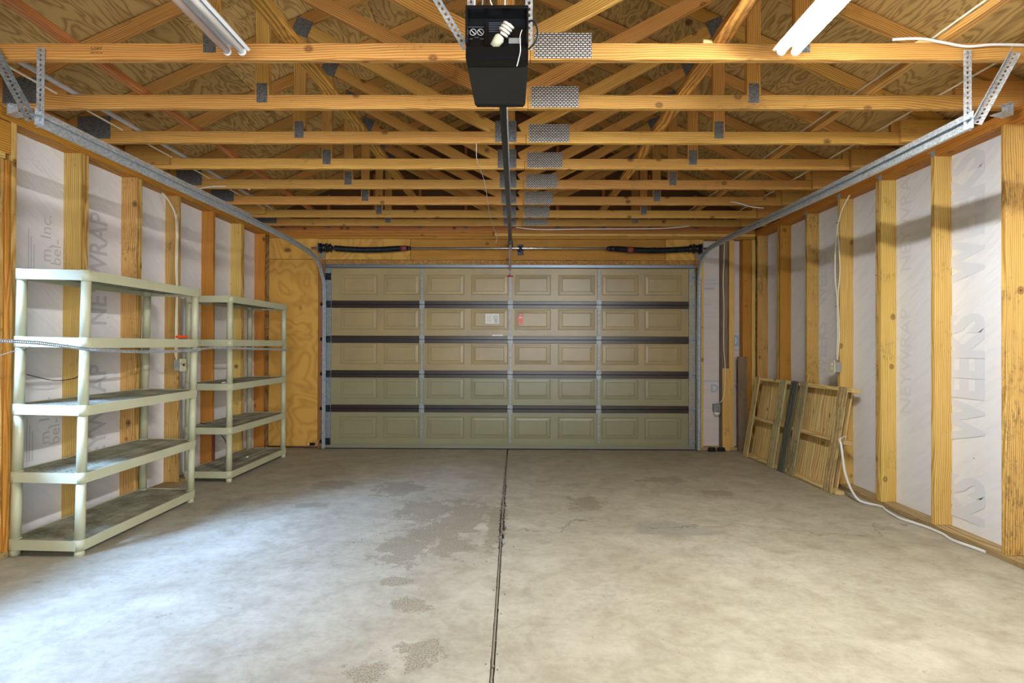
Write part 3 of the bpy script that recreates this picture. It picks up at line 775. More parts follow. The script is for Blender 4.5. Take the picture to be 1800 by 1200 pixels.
for x0, x1, sx in ((DX0, DX0+.088, -1), (DX1-.09, DX1, 1)):
    for s in range(5):
        bx('end_stile', x0, x1, DY-.018, DY+.045, joints[s]+.003, joints[s+1]-.003 if s < 4 else 2.40, 'endstile' if sx > 0 else 'galv_dark', door, 'Z')
    for z in hz+[.10, 2.27]:
        bm = bmesh.new(); add_box(bm, -.04, .04, -.006, 0, -.045, .045); add_box(bm, -.03, .03, -.012, -.006, -.006, .006)
        cyl(bm, (0, -.025, 0), (sx*.085, -.025, 0), .006, None, 8); cyl(bm, (sx*.062, -.025, 0), (sx*.085, -.025, 0), .022, None, 14)
        link('roller_hinge', tomesh(bm, 'rh'), 'blk_metal' if sx < 0 else 'galv_dark', door, T((x0+x1)/2, DY-.019, z))
# labels on the door
def flat(name, x0, x1, z0, z1, y, mat, parent, th=.0012):
    return bx(name, x0, x1, y-th, y, z0, z1, mat, parent, 'X', 0)
lb = flat('caution_label', -.401, -.221, 1.655, 1.785, DY-.008, 'label_white', door); lb['label'] = 'white warning label'
for k in range(6): flat('print_line', -.39, -.318, 1.765-k*.018, 1.769-k*.018, DY-.0093, 'label_grey', lb, .0006); flat('print_line', -.305, -.232, 1.765-k*.010, 1.768-k*.010, DY-.0093, 'label_grey', lb, .0006)
bm = bmesh.new()
for k in range(20):
    a0, a1 = 2*pi*k/20, 2*pi*(k+1)/20
    vs = [bm.verts.new((rr_*math.cos(q), 0, rr_*math.sin(q))) for rr_, q in ((.016, a0), (.022, a0), (.022, a1), (.016, a1))]; bm.faces.new(vs)
vs = [bm.verts.new(p) for p in ((-.012, 0, .008), (-.008, 0, .012), (.012, 0, -.008), (.008, 0, -.012))]; bm.faces.new(vs)
link('print_symbol', tomesh(bm, 'sym'), 'label_grey', lb, T(-.262, DY-.0098, 1.69))
lb = flat('danger_tag', .033, .093, 1.65, 1.795, DY-.010, 'orange', door); lb['label'] = 'orange danger tag with red top'
flat('tag_header', .033, .093, 1.758, 1.795, DY-.0113, 'red', lb, .0006)
flat('print_line', .045, .081, 1.772, 1.780, DY-.0122, 'label_white', lb, .0004)
flat('print_line', .043, .083, 1.735, 1.745, DY-.0113, 'label_white', lb, .0006)
bm = bmesh.new()
for k in range(16):
    a0, a1 = 2*pi*k/16, 2*pi*(k+1)/16
    vs = [bm.verts.new((rr_*math.cos(q), 0, rr_*math.sin(q))) for rr_, q in ((.012, a0), (.018, a0), (.018, a1), (.012, a1))]; bm.faces.new(vs)
link('print_symbol', tomesh(bm, 'sym'), 'red', lb, T(.063, DY-.0122, 1.70))
lb = flat('white_strip', -.31, -.17, 1.494, 1.512, DY-.008, 'label_white', door, .004); lb['label'] = 'small white strip'

# ------------------------------------------------------------------ torsion spring assembly
sa = thing('torsion_spring_assembly', 'torsion spring shaft with two dark coil springs above the garage door', 'garage door spring', (-.07, 7.2, 2.63))
cylo('shaft', (-2.66, 7.2, 2.63), (2.50, 7.2, 2.633), .0145, 'shaft', sa)
def spring(x0, x1, sag):
    n = 70; bm = bmesh.new(); L = x1-x0; path = []
    segs = n*8
    for i in range(segs+1):
        s = i/segs; q = s*n*2*pi
        path.append(Vector((s*L, .034*math.cos(q), .034*math.sin(q)-sag(s))))
    sweep(bm, path, [(.0066*math.cos(2*pi*k/5), .0066*math.sin(2*pi*k/5)) for k in range(5)], (1, 0, 0), True, True)
    return link('spring', tomesh(bm, 'spring'), 'blk_metal', sa, T(x0, 7.2, 2.631))
spring(-2.36, -1.50, lambda s: .02*math.sin(pi*s)+.004)
spring(1.30, 2.26, lambda s: .02*math.sin(pi*s)+.004)
for x0, x1 in ((-1.50, -1.42), (1.22, 1.30)):
    cylo('winding_cone', (x0, 7.2, 2.628), (x1, 7.2, 2.63), .036, 'red_cone' if x0 < 0 else 'blk_metal', sa, .034)
cylo('cone_collar', (-1.42, 7.2, 2.63), (-1.37, 7.2, 2.63), .032, 'blk_metal', sa, .022); cylo('cone_collar', (1.18, 7.2, 2.63), (1.22, 7.2, 2.63), .022, 'blk_metal', sa, .036)
cylo('cone_collar', (1.44, 7.2, 2.615), (1.52, 7.2, 2.614), .042, 'red_cone', sa)
for sx, x in ((-1, -2.50), (1, 2.34)):
    bm = bmesh.new()
    for a0, a1, r0_, r1_ in ((-.05, -.035, .062, .062), (-.035, .03, .05, .044), (.03, .045, .062, .058)): cyl(bm, (sx*a0*-1, 0, 0), (sx*a1*-1, 0, 0), r0_, r1_, 20)
    link('cable_drum', tomesh(bm, 'drum'), 'blk_metal', sa, T(x, 7.2, 2.632))
    bm = bmesh.new(); cyl(bm, (0, 0, 0), (-sx*.04, 0, 0), .05, .03, 12)
    for q in range(4): cyl(bm, (-sx*.02, .04*math.cos(q*pi/2+.5), .04*math.sin(q*pi/2+.5)), (-sx*.02, .058*math.cos(q*pi/2+.5), .058*math.sin(q*pi/2+.5)), .009, None, 8)
    link('spring_cone', tomesh(bm, 'cone'), 'blk_metal', sa, T(x-sx*.07, 7.2, 2.631))
    bm = bmesh.new(); add_box(bm, -.004, .004, -.06, .112, -.06, .06); add_box(bm, -.03, .03, .108, .113, -.12, .08)
    link('end_bearing_bracket', tomesh(bm, 'ebb'), 'galv_dark', sa, T(x+sx*.065, 7.2, 2.63))
    tube('lift_cable', [(x-sx*.0, 7.255, 2.60), (x+sx*.02, 7.262, 1.3), (x+sx*.02, 7.27, .1)], .003, 'galv_dark', sa, 6, 2)
bm = bmesh.new(); add_box(bm, -.004, .004, -.02, .12, -.035, .035); add_box(bm, -.04, .04, .115, .122, -.07, .07); cyl(bm, (-.02, 0, 0), (.02, 0, 0), .026, None, 14)
link('center_bearing', tomesh(bm, 'cb'), 'blk_metal', sa, T(.06, 7.2, 2.63))

# ------------------------------------------------------------------ door tracks
def track(xs, xv, path_yz, side, label, yend):
    t_ = thing('door_track', label, 'garage door track', (xs, path_yz[0][0], path_yz[0][1]))
    pts = [(xs if z > 2.2 else xv, y, z) for y, z in path_yz]
    P = smoothpath(pts, 7)
    c = Vector((xs, 0, 0))
    # C channel opening towards the door
    s = -side
    prof = [(0, -.028), (0, .028), (s*.024, .030), (s*.026, .020), (s*.023, .020), (s*.021, .026), (s*.003, .024), (s*.003, -.024), (s*.021, -.026), (s*.023, -.020), (s*.026, -.020), (s*.024, -.030)]
    bm = bmesh.new(); sweep(bm, [p-c for p in P], prof, (0, 0, 1))
    link('track_channel', tomesh(bm, 'track'), 'galv', t_, T(*c))
    # reinforcing angle on the horizontal run
    bm = bmesh.new(); z = path_yz[0][1]
    sweep(bm, [(0, path_yz[0][0]+.005, 0), (0, 5.3, 0)], [(side*.001, .0), (side*.001, .036), (side*.003, .036), (side*.003, .003), (side*.032, .003), (side*.032, .0)], (0, 0, 1))
    link('reinforcing_angle', tomesh(bm, 'ang'), 'galv', t_, T(xs, 0, z+.029))
    # vertical wall angle
    bm = bmesh.new(); add_box(bm, -.002, .002, 0, .055, .0, 2.25); add_box(bm, min(0, side*.045), max(0, side*.045), .052, .056, .0, 2.25)
    link('wall_angle', tomesh(bm, 'wa'), 'galv_dark', t_, T(xv+side*.012, 7.262, .02))
    for y in (3.25, 3.9, 4.55, 5.2):
        bm = bmesh.new(); add_box(bm, -.0015, .0015, -.045, .045, -.005, .005)
        link('slot', tomesh(bm, 'slot'), 'ink', t_, T(xs-side*.0035 if False else xs+side*.0, y, z))
    # hanger at the near end
    ye = path_yz[0][0]
    perforated('hanger_strap', (xs-side*.005, 2.918, z-.03), (xs-side*.005, 2.918, z+.395), (0, -1, 0), .042, 'galv', t_)
    perforated('hanger_brace', (xs+side*.03, 2.905, z-.0), (xs+side*.235, 2.905, z+.375), (-side*.6, -.8, 0), .046, 'galv' if side > 0 else 'galv_dark', t_, flange=1, fl_side=side)
    for zz in (z+.04, z-.015):
        cylo('bolt', (xs-side*.01, ye+.03, zz), (xs+side*.008, ye+.03, zz), .008, 'galv', t_, None, 6)
    return t_
track(-2.53, -2.512, [(2.887, 2.553), (3.6, 2.551), (4.4, 2.549), (5.2, 2.549), (5.9, 2.541), (6.5, 2.518), (6.85, 2.482), (7.05, 2.42), (7.17, 2.29), (7.215, 2.1), (7.222, 1.6), (7.222, .8), (7.222, .02)], -1,
      'galvanised garage door track on the left, bending down beside the plywood panel', 0)
track(2.37, 2.385, [(2.884, 2.54), (3.6, 2.540), (4.4, 2.544), (5.2, 2.557), (5.9, 2.568), (6.45, 2.572), (6.82, 2.548), (7.02, 2.485), (7.14, 2.36), (7.20, 2.15), (7.222, 1.6), (7.222, .8), (7.222, .02)], 1,
      'galvanised garage door track on the right, bending down beside the wrapped wall', 0)
# sheet metal brackets by the wall plates
def bracket(x, y, z, side, label):
    bm = bmesh.new(); add_box(bm, -.06, .06, -.03, .03, -.002, .002); add_box(bm, side*.056, side*.06, -.03, .03, 0, .07); add_box(bm, side*.056-.03, side*.06+.03, -.03, .03, .068, .072)
    bmesh.ops.rotate(bm, verts=bm.verts[:], cent=(0, 0, 0), matrix=Matrix.Rotation(.35*side, 3, 'Z'))
    o = link('sheet_metal_bracket', tomesh(bm, 'br'), 'galv', None, T(x, y, z)); tag(o, label, 'bracket'); return o
bracket(-3.17, 3.5, 2.83, -1, 'grey bent metal bracket on the left wall plate near the track end')
bracket(2.98, 3.42, 2.80, 1, 'grey bent metal bracket on the right wall plate near the track end')
for i, (y, z) in enumerate(((4.21, 2.84), (4.82, 2.84), (5.43, 2.84), (6.04, 2.82))):
    bm = bmesh.new(); add_box(bm, -.03, .0, -.02, .02, -.0015, .0015); add_box(bm, -.002, .001, -.02, .02, -.03, .02)
    o = link('plate_clip', tomesh(bm, 'clip'), 'galv', None, T(XR, y, z))
    tag(o, 'small metal clip on the right top plate, %s' % ['nearest the camera', 'second along from the camera', 'above the wall box cable', 'farthest along towards the door'][i], 'clip', 'clips on the right top plate')

# ------------------------------------------------------------------ opener
op = thing('garage_door_opener', 'black garage door opener motor with a bulb, hanging on the ceiling rail', 'garage door opener', (-.0775, 2.38, 2.68))
ox = -.0775; hw0, hw1 = .123, .118
def prism(name, pts_bot, z0, z1, mat, parent):
    bm = bmesh.new(); lo = [bm.verts.new((x, y, z0)) for x, y in pts_bot]; hi = [bm.verts.new((x, y, z1)) for x, y in pts_bot]
    n = len(pts_bot); bm.faces.new(lo[::-1]); bm.faces.new(hi)
    for i in range(n): bm.faces.new((lo[i], lo[(i+1) % n], hi[(i+1) % n], hi[i]))
    bmesh.ops.bevel(bm, geom=[e for e in bm.edges], offset=.006, segments=2, affect='EDGES')
    return link(name, tomesh(bm, name), mat, parent)
prism('motor_housing', [(ox-hw0, 2.235), (ox+hw0, 2.235), (ox+hw1, 2.60), (ox-hw1, 2.60)], 2.503, 2.68, 'greyplastic', op)
prism('front_lip', [(ox-hw0, 2.165), (ox+hw0, 2.165), (ox+hw0, 2.234), (ox-hw0, 2.234)], 2.500, 2.55, 'blackplastic', op)
prism('rear_cap', [(ox-hw1-.001, 2.575), (ox+hw1+.001, 2.575), (ox+hw1-.004, 2.612), (ox-hw1+.004, 2.612)], 2.499, 2.66, 'blackplastic', op)
for x0, x1 in ((ox-hw0, ox-hw0+.008), (ox+hw0-.008, ox+hw0)):
    bx('light_bay_side', x0, x1, 2.150, 2.236, 2.553, 2.69, 'blackplastic', op, 'Y', .002)
bx('light_bay_top', ox-hw0, ox+hw0, 2.150, 2.236, 2.690, 2.703, 'blackplastic', op, 'X', .003)
bx('light_bay_back', ox-hw0+.008, ox+hw0-.008, 2.222, 2.234, 2.553, 2.69, 'blackplastic', op, 'X', 0)
bx('partition', ox-.045, ox-.041, 2.175, 2.222, 2.556, 2.665, 'blackplastic', op, 'Z', 0)
for cx in (ox-.098, ox-.068):
    bm = bmesh.new()
    for k in range(20):
        a0, a1 = 2*pi*k/20, 2*pi*(k+1)/20
        vs = [bm.verts.new((rr_*math.cos(q), 0, rr_*math.sin(q))) for rr_, q in ((.0115, a0), (.0135, a0), (.0135, a1), (.0115, a1))]; bm.faces.new(vs)
    vs = [bm.verts.new(p) for p in ((-.008, 0, .006), (-.006, 0, .008), (.008, 0, -.006), (.006, 0, -.008))]; bm.faces.new(vs)
    link('warning_symbol', tomesh(bm, 'ws'), 'label_white', op, T(cx, 2.2205, 2.635))
for k, (za, x0, x1) in enumerate(((2.655, -.115, -.055), (2.613, -.092, -.075), (2.607, -.112, -.10), (2.607, -.07, -.055))):
    flat('print_line', ox+x0, ox+x1, za, za+.0025, 2.2215, 'label_grey', op, .0005)
for k in range(6): flat('print_line', ox-.035, ox+.02, 2.672-k*.007, 2.674-k*.007, 2.2215, 'label_grey', op, .0005)
flat('print_label', ox+.045, ox+.095, 2.59, 2.612, 2.2215, 'bluebox', op, .0006)
# compact fluorescent bulb
bulb = thing('spiral_bulb', 'white spiral compact fluorescent bulb in the opener light bay', 'light bulb', (ox+.002, 2.2, 2.585))
ax = Vector((.62, -.28, .73)).normalized(); b0 = Vector((ox-.008, 2.195, 2.572))
cylo('bulb_base', b0-ax*.012, b0+ax*.028, .017, 'beigebox', bulb, .021); cylo('bulb_collar', b0+ax*.028, b0+ax*.038, .021, 'cfl', bulb, .014); cylo('bulb_socket', b0-ax*.03, b0-ax*.012, .014, 'blackplastic', bulb)
u_ = ax.cross(Vector((0, 0, 1))).normalized(); v_ = ax.cross(u_)
pth = []
for i in range(97):
    s = i/96; q = s*3.6*2*pi
    rr_ = .019 if .05 < s < .95 else .013
    pth.append(b0+ax*(.046+.046*s)+u_*rr_*math.cos(q)+v_*rr_*math.sin(q))
tube('spiral_tube', pth, .0055, 'cfl', bulb, 8, 1)
# rail
rl = thing('opener_rail', 'long black opener rail running from the motor to the door header', 'rail', (-.07, 4.9, 2.67))
bm = bmesh.new(); sweep(bm, [(0, 2.6, 0), (0, 7.0, 0)], [(-.021, -.018), (-.008, -.018), (-.008, -.012), (.008, -.012), (.008, -.018), (.021, -.018), (.021, .014), (-.021, .014)])
link('rail_beam', tomesh(bm, 'rail'), 'rail_black', rl, T(-.071, 0, 2.672))
cylo('chain', (-.052, 2.65, 2.650), (-.052, 7.0, 2.650), .004, 'galv_dark', rl, None, 6)
bm = bmesh.new(); add_box(bm, -.03, .03, -.05, .05, -.035, .03); cyl(bm, (-.028, .02, -.01), (.028, .02, -.01), .03, None, 14)
link('header_pulley_bracket', tomesh(bm, 'hpb'), 'blackplastic', rl, T(-.071, 7.02, 2.66))
bx('header_bracket', -.10, -.04, 7.05, YF-.012, 2.63, 2.69, 'blk_metal', rl, 'Y')
bm = bmesh.new(); add_box(bm, -.022, .022, -.05, .05, -.03, .02)
link('trolley', tomesh(bm, 'tr'), 'blk_metal', rl, T(-.071, 6.85, 2.648))
bm = bmesh.new(); path = [(-.071, 6.86, 2.63), (-.075, 7.0, 2.5), (-.075, 7.2, 2.40), (-.074, 7.285, 2.36)]
sweep(bm, smoothpath(path, 5), [(-.014, -.002), (.014, -.002), (.014, .002), (-.014, .002)])
link('door_arm', tomesh(bm, 'arm'), 'galv', rl)
rc = thing('release_cord', 'red emergency release handle on a dark red cord by the door', 'cord', (-.072, 6.84, 2.62))
tube('cord', [(-.072, 6.84, 2.62), (-.069, 6.84, 2.4), (-.072, 6.84, 2.235)], .003, 'red', rc, 6, 3)
bm = bmesh.new(); cyl(bm, (-.036, 0, 0), (.036, 0, 0), .009, .009, 10); cyl(bm, (0, 0, 0), (0, 0, .03), .008, .005, 8)
link('handle', tomesh(bm, 'hd'), 'red', rc, T(-.072, 6.84, 2.225))
# straps holding the motor
mh = thing('motor_hanger', 'perforated steel straps holding up the opener motor', 'hanger', (ox, 2.32, 2.70))
perforated('strap', (ox-.113, 2.29, 2.66), (ox-.113, 2.29, 2.99), (0, -1, 0), .03, 'galv', mh)
perforated('strap', (ox+.128, 2.29, 2.60), (ox+.128, 2.29, 2.99), (0, -1, 0), .03, 'galv', mh)
perforated('strap', (ox-.13, 2.28, 2.60), (ox-.33, 2.28, 2.93), (0, -1, 0), .03, 'galv', mh)
for i, (x, dx, m) in enumerate(((ox-.098, .01, 'whitecord'), (ox-.062, .004, 'bluebox'), (ox-.008, -.02, 'whitecord'), (ox+.028, .002, 'whitecord'))):
    w_ = tube('wire', [(x, 2.19, 2.70), (x+dx, 2.18, 2.74), (x-.006, 2.2, 2.80), (x, 2.25, 2.88)], .0025, m, None, 6, 4)
    tag(w_, ['white wire at the left of the opener top', 'grey wire beside the leftmost white one on the opener', 'kinked white wire over the middle of the opener', 'white wire at the right of the opener top'][i], 'wire', 'thin wires above the opener')
w_ = tube('antenna_wire', [(ox+.098, 2.16, 2.61), (ox+.09, 2.155, 2.58), (ox+.092, 2.16, 2.53), (ox+.085, 2.165, 2.498), (ox+.078, 2.165, 2.47)], .0018, 'whitecord', None, 6, 4); tag(w_, 'thin white antenna wire hanging from the opener', 'wire')
w_ = tube('power_cord', [(ox+.12, 2.19, 2.66), (ox+.145, 2.18, 2.655), (ox+.160, 2.18, 2.62), (ox+.155, 2.18, 2.58), (ox+.125, 2.2, 2.555)], .004, 'rubber', None, 8, 5); tag(w_, 'black power cord looping at the right side of the opener', 'cord')
w_ = tube('power_cord', [(ox-.42, 2.28, 2.93), (ox-.38, 2.28, 2.88), (ox-.30, 2.28, 2.875), (ox-.24, 2.28, 2.92)], .008, 'rubber', None, 8, 5); tag(w_, 'black cord looped under the truss left of the opener', 'cord')
w_ = tube('pull_string', [(-.30, 4.16, HT), (-.302, 4.2, 2.80), (-.30, 4.5, 2.82), (-.29, 5.0, 2.86), (-.28, 5.3, 2.80), (-.285, 6.0, 2.78), (-.27, 6.8, 2.80), (-.24, 6.95, 2.74), (-.25, 6.96, 2.66)], .0025, 'whitecord', None, 6, 5)
tag(w_, 'thin white string sagging under the trusses left of the rail', 'string')

# ------------------------------------------------------------------ shop lights
def shoplight(x, label, lit):
    t_ = thing('shop_light', label, 'light fixture', (x, 2.1, 2.8))
    y0, y1 = 1.50, 2.72
    bm = bmesh.new()
    sweep(bm, [(0, y0, 0), (0, y1, 0)], [(-.072, .030), (-.060, .022), (-.030, .046), (.030, .046), (.060, .022), (.072, .030), (.036, .075), (-.036, .075)])
    link('housing', tomesh(bm, 'housing'), 'white', t_, T(x, 0, 2.80))
    for k, dx in enumerate((-.036, .036)):
        m = 'lit' if lit else ('pink_tube' if k == 0 else 'glass_off')
        cylo('fluorescent_tube', (x+dx, y0+.03, 2.815), (x+dx, y1-.018, 2.815), .017, m, t_, None, 14)
        for yy in (y0+.012, y1-.012):
            bm = bmesh.new(); add_box(bm, -.012, .012, -.006, .006, -.012, .04); cyl(bm, (0, -.006, 0), (0, .006, 0), .020, None, 12)
            link('tube_holder', tomesh(bm, 'th'), 'white', t_, T(x+dx, yy, 2.815))
    for yy in (1.7148, 2.3244+.019): cylo('hanging_chain', (x, yy, 2.875), (x, yy, HT-.0), .003, 'galv', t_, None, 6)
    return t_
shoplight(-1.385, 'white two tube shop light hanging unlit at the left', False)
shoplight(1.325, 'brightly lit two tube shop light hanging at the right', True)

# ------------------------------------------------------------------ shelving units
DEPTH, LEN = .42, 1.228
def rounded(x0, x1, y0, y1, rr_, n=5):
    pts = []
    for cx, cy, a0 in ((x1-rr_, y1-rr_, 0), (x0+rr_, y1-rr_, pi/2), (x0+rr_, y0+rr_, pi), (x1-rr_, y0+rr_, 1.5*pi)):
        for k in range(n+1): q = a0+k/n*pi/2; pts.append((cx+rr_*math.cos(q), cy+rr_*math.sin(q)))
    return pts
hx, hy = DEPTH/2+.035, LEN/2+.035
def shelf_rim():
    bm = bmesh.new(); o0 = rounded(-hx, hx, -hy, hy, .045); i0 = rounded(-hx+.010, hx-.010, -hy+.010, hy-.010, .036); n = len(o0)
    ring = lambda P, z: [bm.verts.new((x, y, z)) for x, y in P]
    A = ring(o0, -.066); B = ring(o0, 0); Cc = ring(i0, 0); D = ring(i0, -.066)
    for P, Q in ((A, B), (B, Cc), (Cc, D), (D, A)):
        for i in range(n):
            f = bm.faces.new((P[i], P[(i+1) % n], Q[(i+1) % n], Q[i]))
    for sx in (-1, 1):
        for sy in (-1, 1): cyl(bm, (sx*DEPTH/2, sy*LEN/2, -.068), (sx*DEPTH/2, sy*LEN/2, .002), .034, None, 18)
    return tomesh(bm, 'shelf_rim')
def shelf_deck():
    xs = [-hx+.01]; hole_x = []
    x = -hx+.045
    for wdt, gap in ((.062, .014), (.062, .072), (.062, .014), (.062, 0)):
        xs.append(x); hole_x.append(len(xs)-1); x += wdt; xs.append(x); x += gap
    xs.append(hx-.01)
    ys = [-hy+.01, -hy+.055]; hole_y = []
    y = ys[-1]
    while y < hy-.085:
        hole_y.append(len(ys)-1); ys.append(y+.021); ys.append(y+.037); y += .037
    ys.append(hy-.01)
    bm = bmesh.new(); Zt, Zb = -.004, -.020
    Gt = [[bm.verts.new((x_, y_, Zt)) for y_ in ys] for x_ in xs]; Gb = [[bm.verts.new((x_, y_, Zb)) for y_ in ys] for x_ in xs]
    for i in range(len(xs)-1):
        for j in range(len(ys)-1):
            if i in hole_x and j in hole_y:
                q = [(i, j), (i+1, j), (i+1, j+1), (i, j+1)]
                for k in range(4):
                    a_, b_ = q[k], q[(k+1) % 4]; bm.faces.new((Gt[a_[0]][a_[1]], Gt[b_[0]][b_[1]], Gb[b_[0]][b_[1]], Gb[a_[0]][a_[1]]))
            else:
                bm.faces.new((Gt[i][j], Gt[i+1][j], Gt[i+1][j+1], Gt[i][j+1])); bm.faces.new((Gb[i][j], Gb[i][j+1], Gb[i+1][j+1], Gb[i+1][j]))
    for x_ in (-.075, .0, .075): add_box(bm, x_-.003, x_+.003, -hy+.012, hy-.012, -.05, Zb)
    return tomesh(bm, 'shelf_deck')
RIM, DECK = shelf_rim(), shelf_deck()
tops = [.11, .545, .982, 1.42, 1.857]
def unit(cx, cy, label, rot):
    t_ = thing('shelving_unit', label, 'shelf unit', (cx, cy, 0), 'five tier plastic shelving units', rot)
    Wm = W[t_]
    for z in tops:
        s = link('shelf', RIM, 'shelfplastic', t_, Wm @ T(0, 0, z)); link('slotted_deck', DECK, 'deck', s, Wm @ T(0, 0, z))
    for sx in (-1, 1):
        for sy in (-1, 1):
            x, y = sx*DEPTH/2, sy*LEN/2
            for z0, z1 in zip(tops[:-1], tops[1:]):
                bm = bmesh.new(); cyl(bm, (0, 0, z0), (0, 0, z1-.066), .030, .028, 18); link('post', tomesh(bm, 'post'), 'shelfplastic', t_, Wm @ T(x, y, 0))
            bm = bmesh.new(); cyl(bm, (0, 0, 0), (0, 0, .045), .030, .027, 16); link('foot', tomesh(bm, 'foot'), 'shelfplastic', t_, Wm @ T(x, y, 0))
    return t_
unit(-3.04, 3.5925+LEN/2, 'pale five shelf plastic unit standing nearest the camera on the left', Euler((0, .018, 0)))
unit(-3.055, 5.53+LEN/2, 'pale five shelf plastic unit standing beside the plywood near the door', Euler((0, 0, -.02)))
def placed(name, bm, mat, loc, rotz, label, cat):
    o = link(name, tomesh(bm, name), mat, None, T(*loc) @ Matrix.Rotation(rotz, 4, 'Z')); tag(o, label, cat); return o
kn = thing('utility_knife', 'orange utility knife lying on the fourth shelf of the near unit', 'knife', (-2.86, 4.73, 1.418))
bm = bmesh.new(); sweep(bm, smoothpath([(0, -.06, .014), (0, 0, .017), (0, .07, .013)], 5), [(-.014, -.010), (.014, -.010), (.016, 0), (.012, .012), (-.012, .012), (-.016, 0)]); link('handle', tomesh(bm, 'k'), 'orange', kn, T(-2.86, 4.73, 1.422))
bx('blade', -2.865, -2.855, 4.60, 4.67, 1.433, 1.436, 'red', kn, 'Y', 0)
bm = bmesh.new(); add_box(bm, -.05, .05, -.035, .035, 0, .012); bmesh.ops.bevel(bm, geom=bm.edges[:], offset=.005, segments=2, affect='EDGES')
placed('white_scrap', bm, 'label_white', (-2.93, 5.62, .980), .4, 'small whitish scrap on the middle shelf of the far unit', 'scrap')
bm = bmesh.new(); add_box(bm, -.012, .012, -.01, .01, 0, .012); placed('white_chip', bm, 'label_white', (-3.0, 6.2, .108), .4, 'tiny white chip on the bottom shelf of the far unit', 'scrap')
# perforated strapping wound across the units
ps = thing('perforated_strapping', 'length of perforated metal strapping drooping across both shelving units', 'strapping', (-2.75, 4, 1.32))
pp = [(-2.73, 2.7, 1.40), (-2.73, 3.16, 1.382), (-2.735, 3.54, 1.340), (-2.745, 4.08, 1.318), (-2.752, 4.70, 1.322), (-2.755, 5.05, 1.345), (-2.762, 5.9, 1.325), (-2.775, 6.75, 1.31)]
P = smoothpath(pp, 2)
for p, q in zip(P[:-1], P[1:]): perforated('strap', p, q, (1, 0, 0), .020, 'galv', ps, .014, .0035)
tube('strap_tail', [(-2.9, 2.8, 1.22), (-2.9, 3.1, 1.31), (-2.9, 3.35, 1.37), (-2.9, 3.55, 1.38)], .006, 'galv', ps, 4, 4, .2)

# ------------------------------------------------------------------ electrical on the walls
def wallbox(x, side, y0, y1, z0, z1, label, yfront):
    t_ = thing('outlet_box', label, 'electrical box', ((x), y0, z0))
    return t_
ob = thing('outlet_box', 'ivory switch box with grey side on a left wall stud, low behind shelves', 'electrical box', (-3.24, 5.28, 1.17))
bx('box_body', -3.262, -3.20, 5.27, 5.35, 1.12, 1.225, 'bluebox', ob, 'Z'); bx('cover_plate', -3.20, -3.192, 5.262, 5.358, 1.112, 1.235, 'beigebox', ob, 'Z'); 
bx('switch_toggle', -3.192, -3.182, 5.303, 5.317, 1.165, 1.185, 'ink', ob, 'Z', 0)
ob = thing('outlet_box', 'ivory outlet box on the right wall stud above the pallet', 'electrical box', (3.1, 5.3, 1.17))
bx('box_body', 3.085, 3.150, 5.385, 5.465, 1.125, 1.225, 'bluebox', ob, 'Z'); bx('cover_plate', 3.076, 3.085, 5.375, 5.475, 1.115, 1.24, 'beigebox', ob, 'Z')
for z in (1.15, 1.19): bx('socket', 3.073, 3.076, 5.41, 5.44, z, z+.022, 'white', ob, 'Z', 0)
c_ = thing('wall_cable', 'twin cream cable stapled down the right wall stud to the outlet box', 'cable', (3.13, 5.35, 2.0))
tube('cable', [(3.14, 5.24, 2.80), (3.13, 5.33, 2.70), (3.125, 5.40, 2.56), (3.12, 5.435, 2.35), (3.12, 5.44, 2.05), (3.12, 5.41, 1.85), (3.12, 5.405, 1.7), (3.12, 5.40, 1.5), (3.12, 5.41, 1.24)], .0065, 'romex', c_, 8, 6)
tube('cable', [(3.14, 5.25, 2.79), (3.13, 5.34, 2.69), (3.125, 5.405, 2.55), (3.12, 5.38, 2.35), (3.12, 5.36, 2.1), (3.12, 5.395, 1.85), (3.12, 5.38, 1.65), (3.12, 5.375, 1.45), (3.12, 5.40, 1.24)], .0065, 'romex', c_, 8, 6)
for z, y in ((2.57, 5.40), (1.76, 5.405), (1.28, 5.405)): bx('staple', 3.108, 3.14, y-.014, y+.014, z, z+.005, 'galv_dark', c_, 'Y', 0)
c_ = thing('wall_cable', 'cream cable stapled down a left wall stud behind the near unit', 'cable', (-3.26, 5.3, 2.0))
tube('cable', [(-3.34, 5.20, 2.80), (-3.30, 5.23, 2.74), (-3.27, 5.29, 2.62), (-3.262, 5.30, 2.45), (-3.262, 5.295, 2.1), (-3.262, 5.31, 1.9), (-3.262, 5.30, 1.6), (-3.262, 5.30, 1.4), (-3.262, 5.29, 1.3), (-3.25, 5.30, 1.22)], .0065, 'romex', c_, 8, 6)
tube('cable', [(-3.34, 5.22, 2.80), (-3.30, 5.25, 2.73), (-3.27, 5.315, 2.6), (-3.262, 5.32, 2.4), (-3.262, 5.315, 2.1), (-3.262, 5.325, 1.9), (-3.262, 5.32, 1.6), (-3.262, 5.32, 1.4), (-3.262, 5.315, 1.22)], .0065, 'romex', c_, 8, 6)
c_ = thing('wall_cable', 'cream cable down the stud right of the garage door to a small grey box', 'cable', (2.75, 7.32, 1.6))
tube('cable', [(2.73, 7.33, 2.77), (2.745, 7.325, 2.70), (2.74, 7.32, 2.5), (2.728, 7.32, 2.2), (2.74, 7.32, 1.9), (2.735, 7.315, 1.4), (2.74, 7.28, 1.1), (2.735, 7.28, .8), (2.71, 7.30, .66), (2.68, 7.40, .60)], .006, 'romex', c_, 8, 6)
ob = thing('junction_box', 'small grey junction box on the wrap right of the garage door', 'electrical box', (2.68, 7.42, .55))
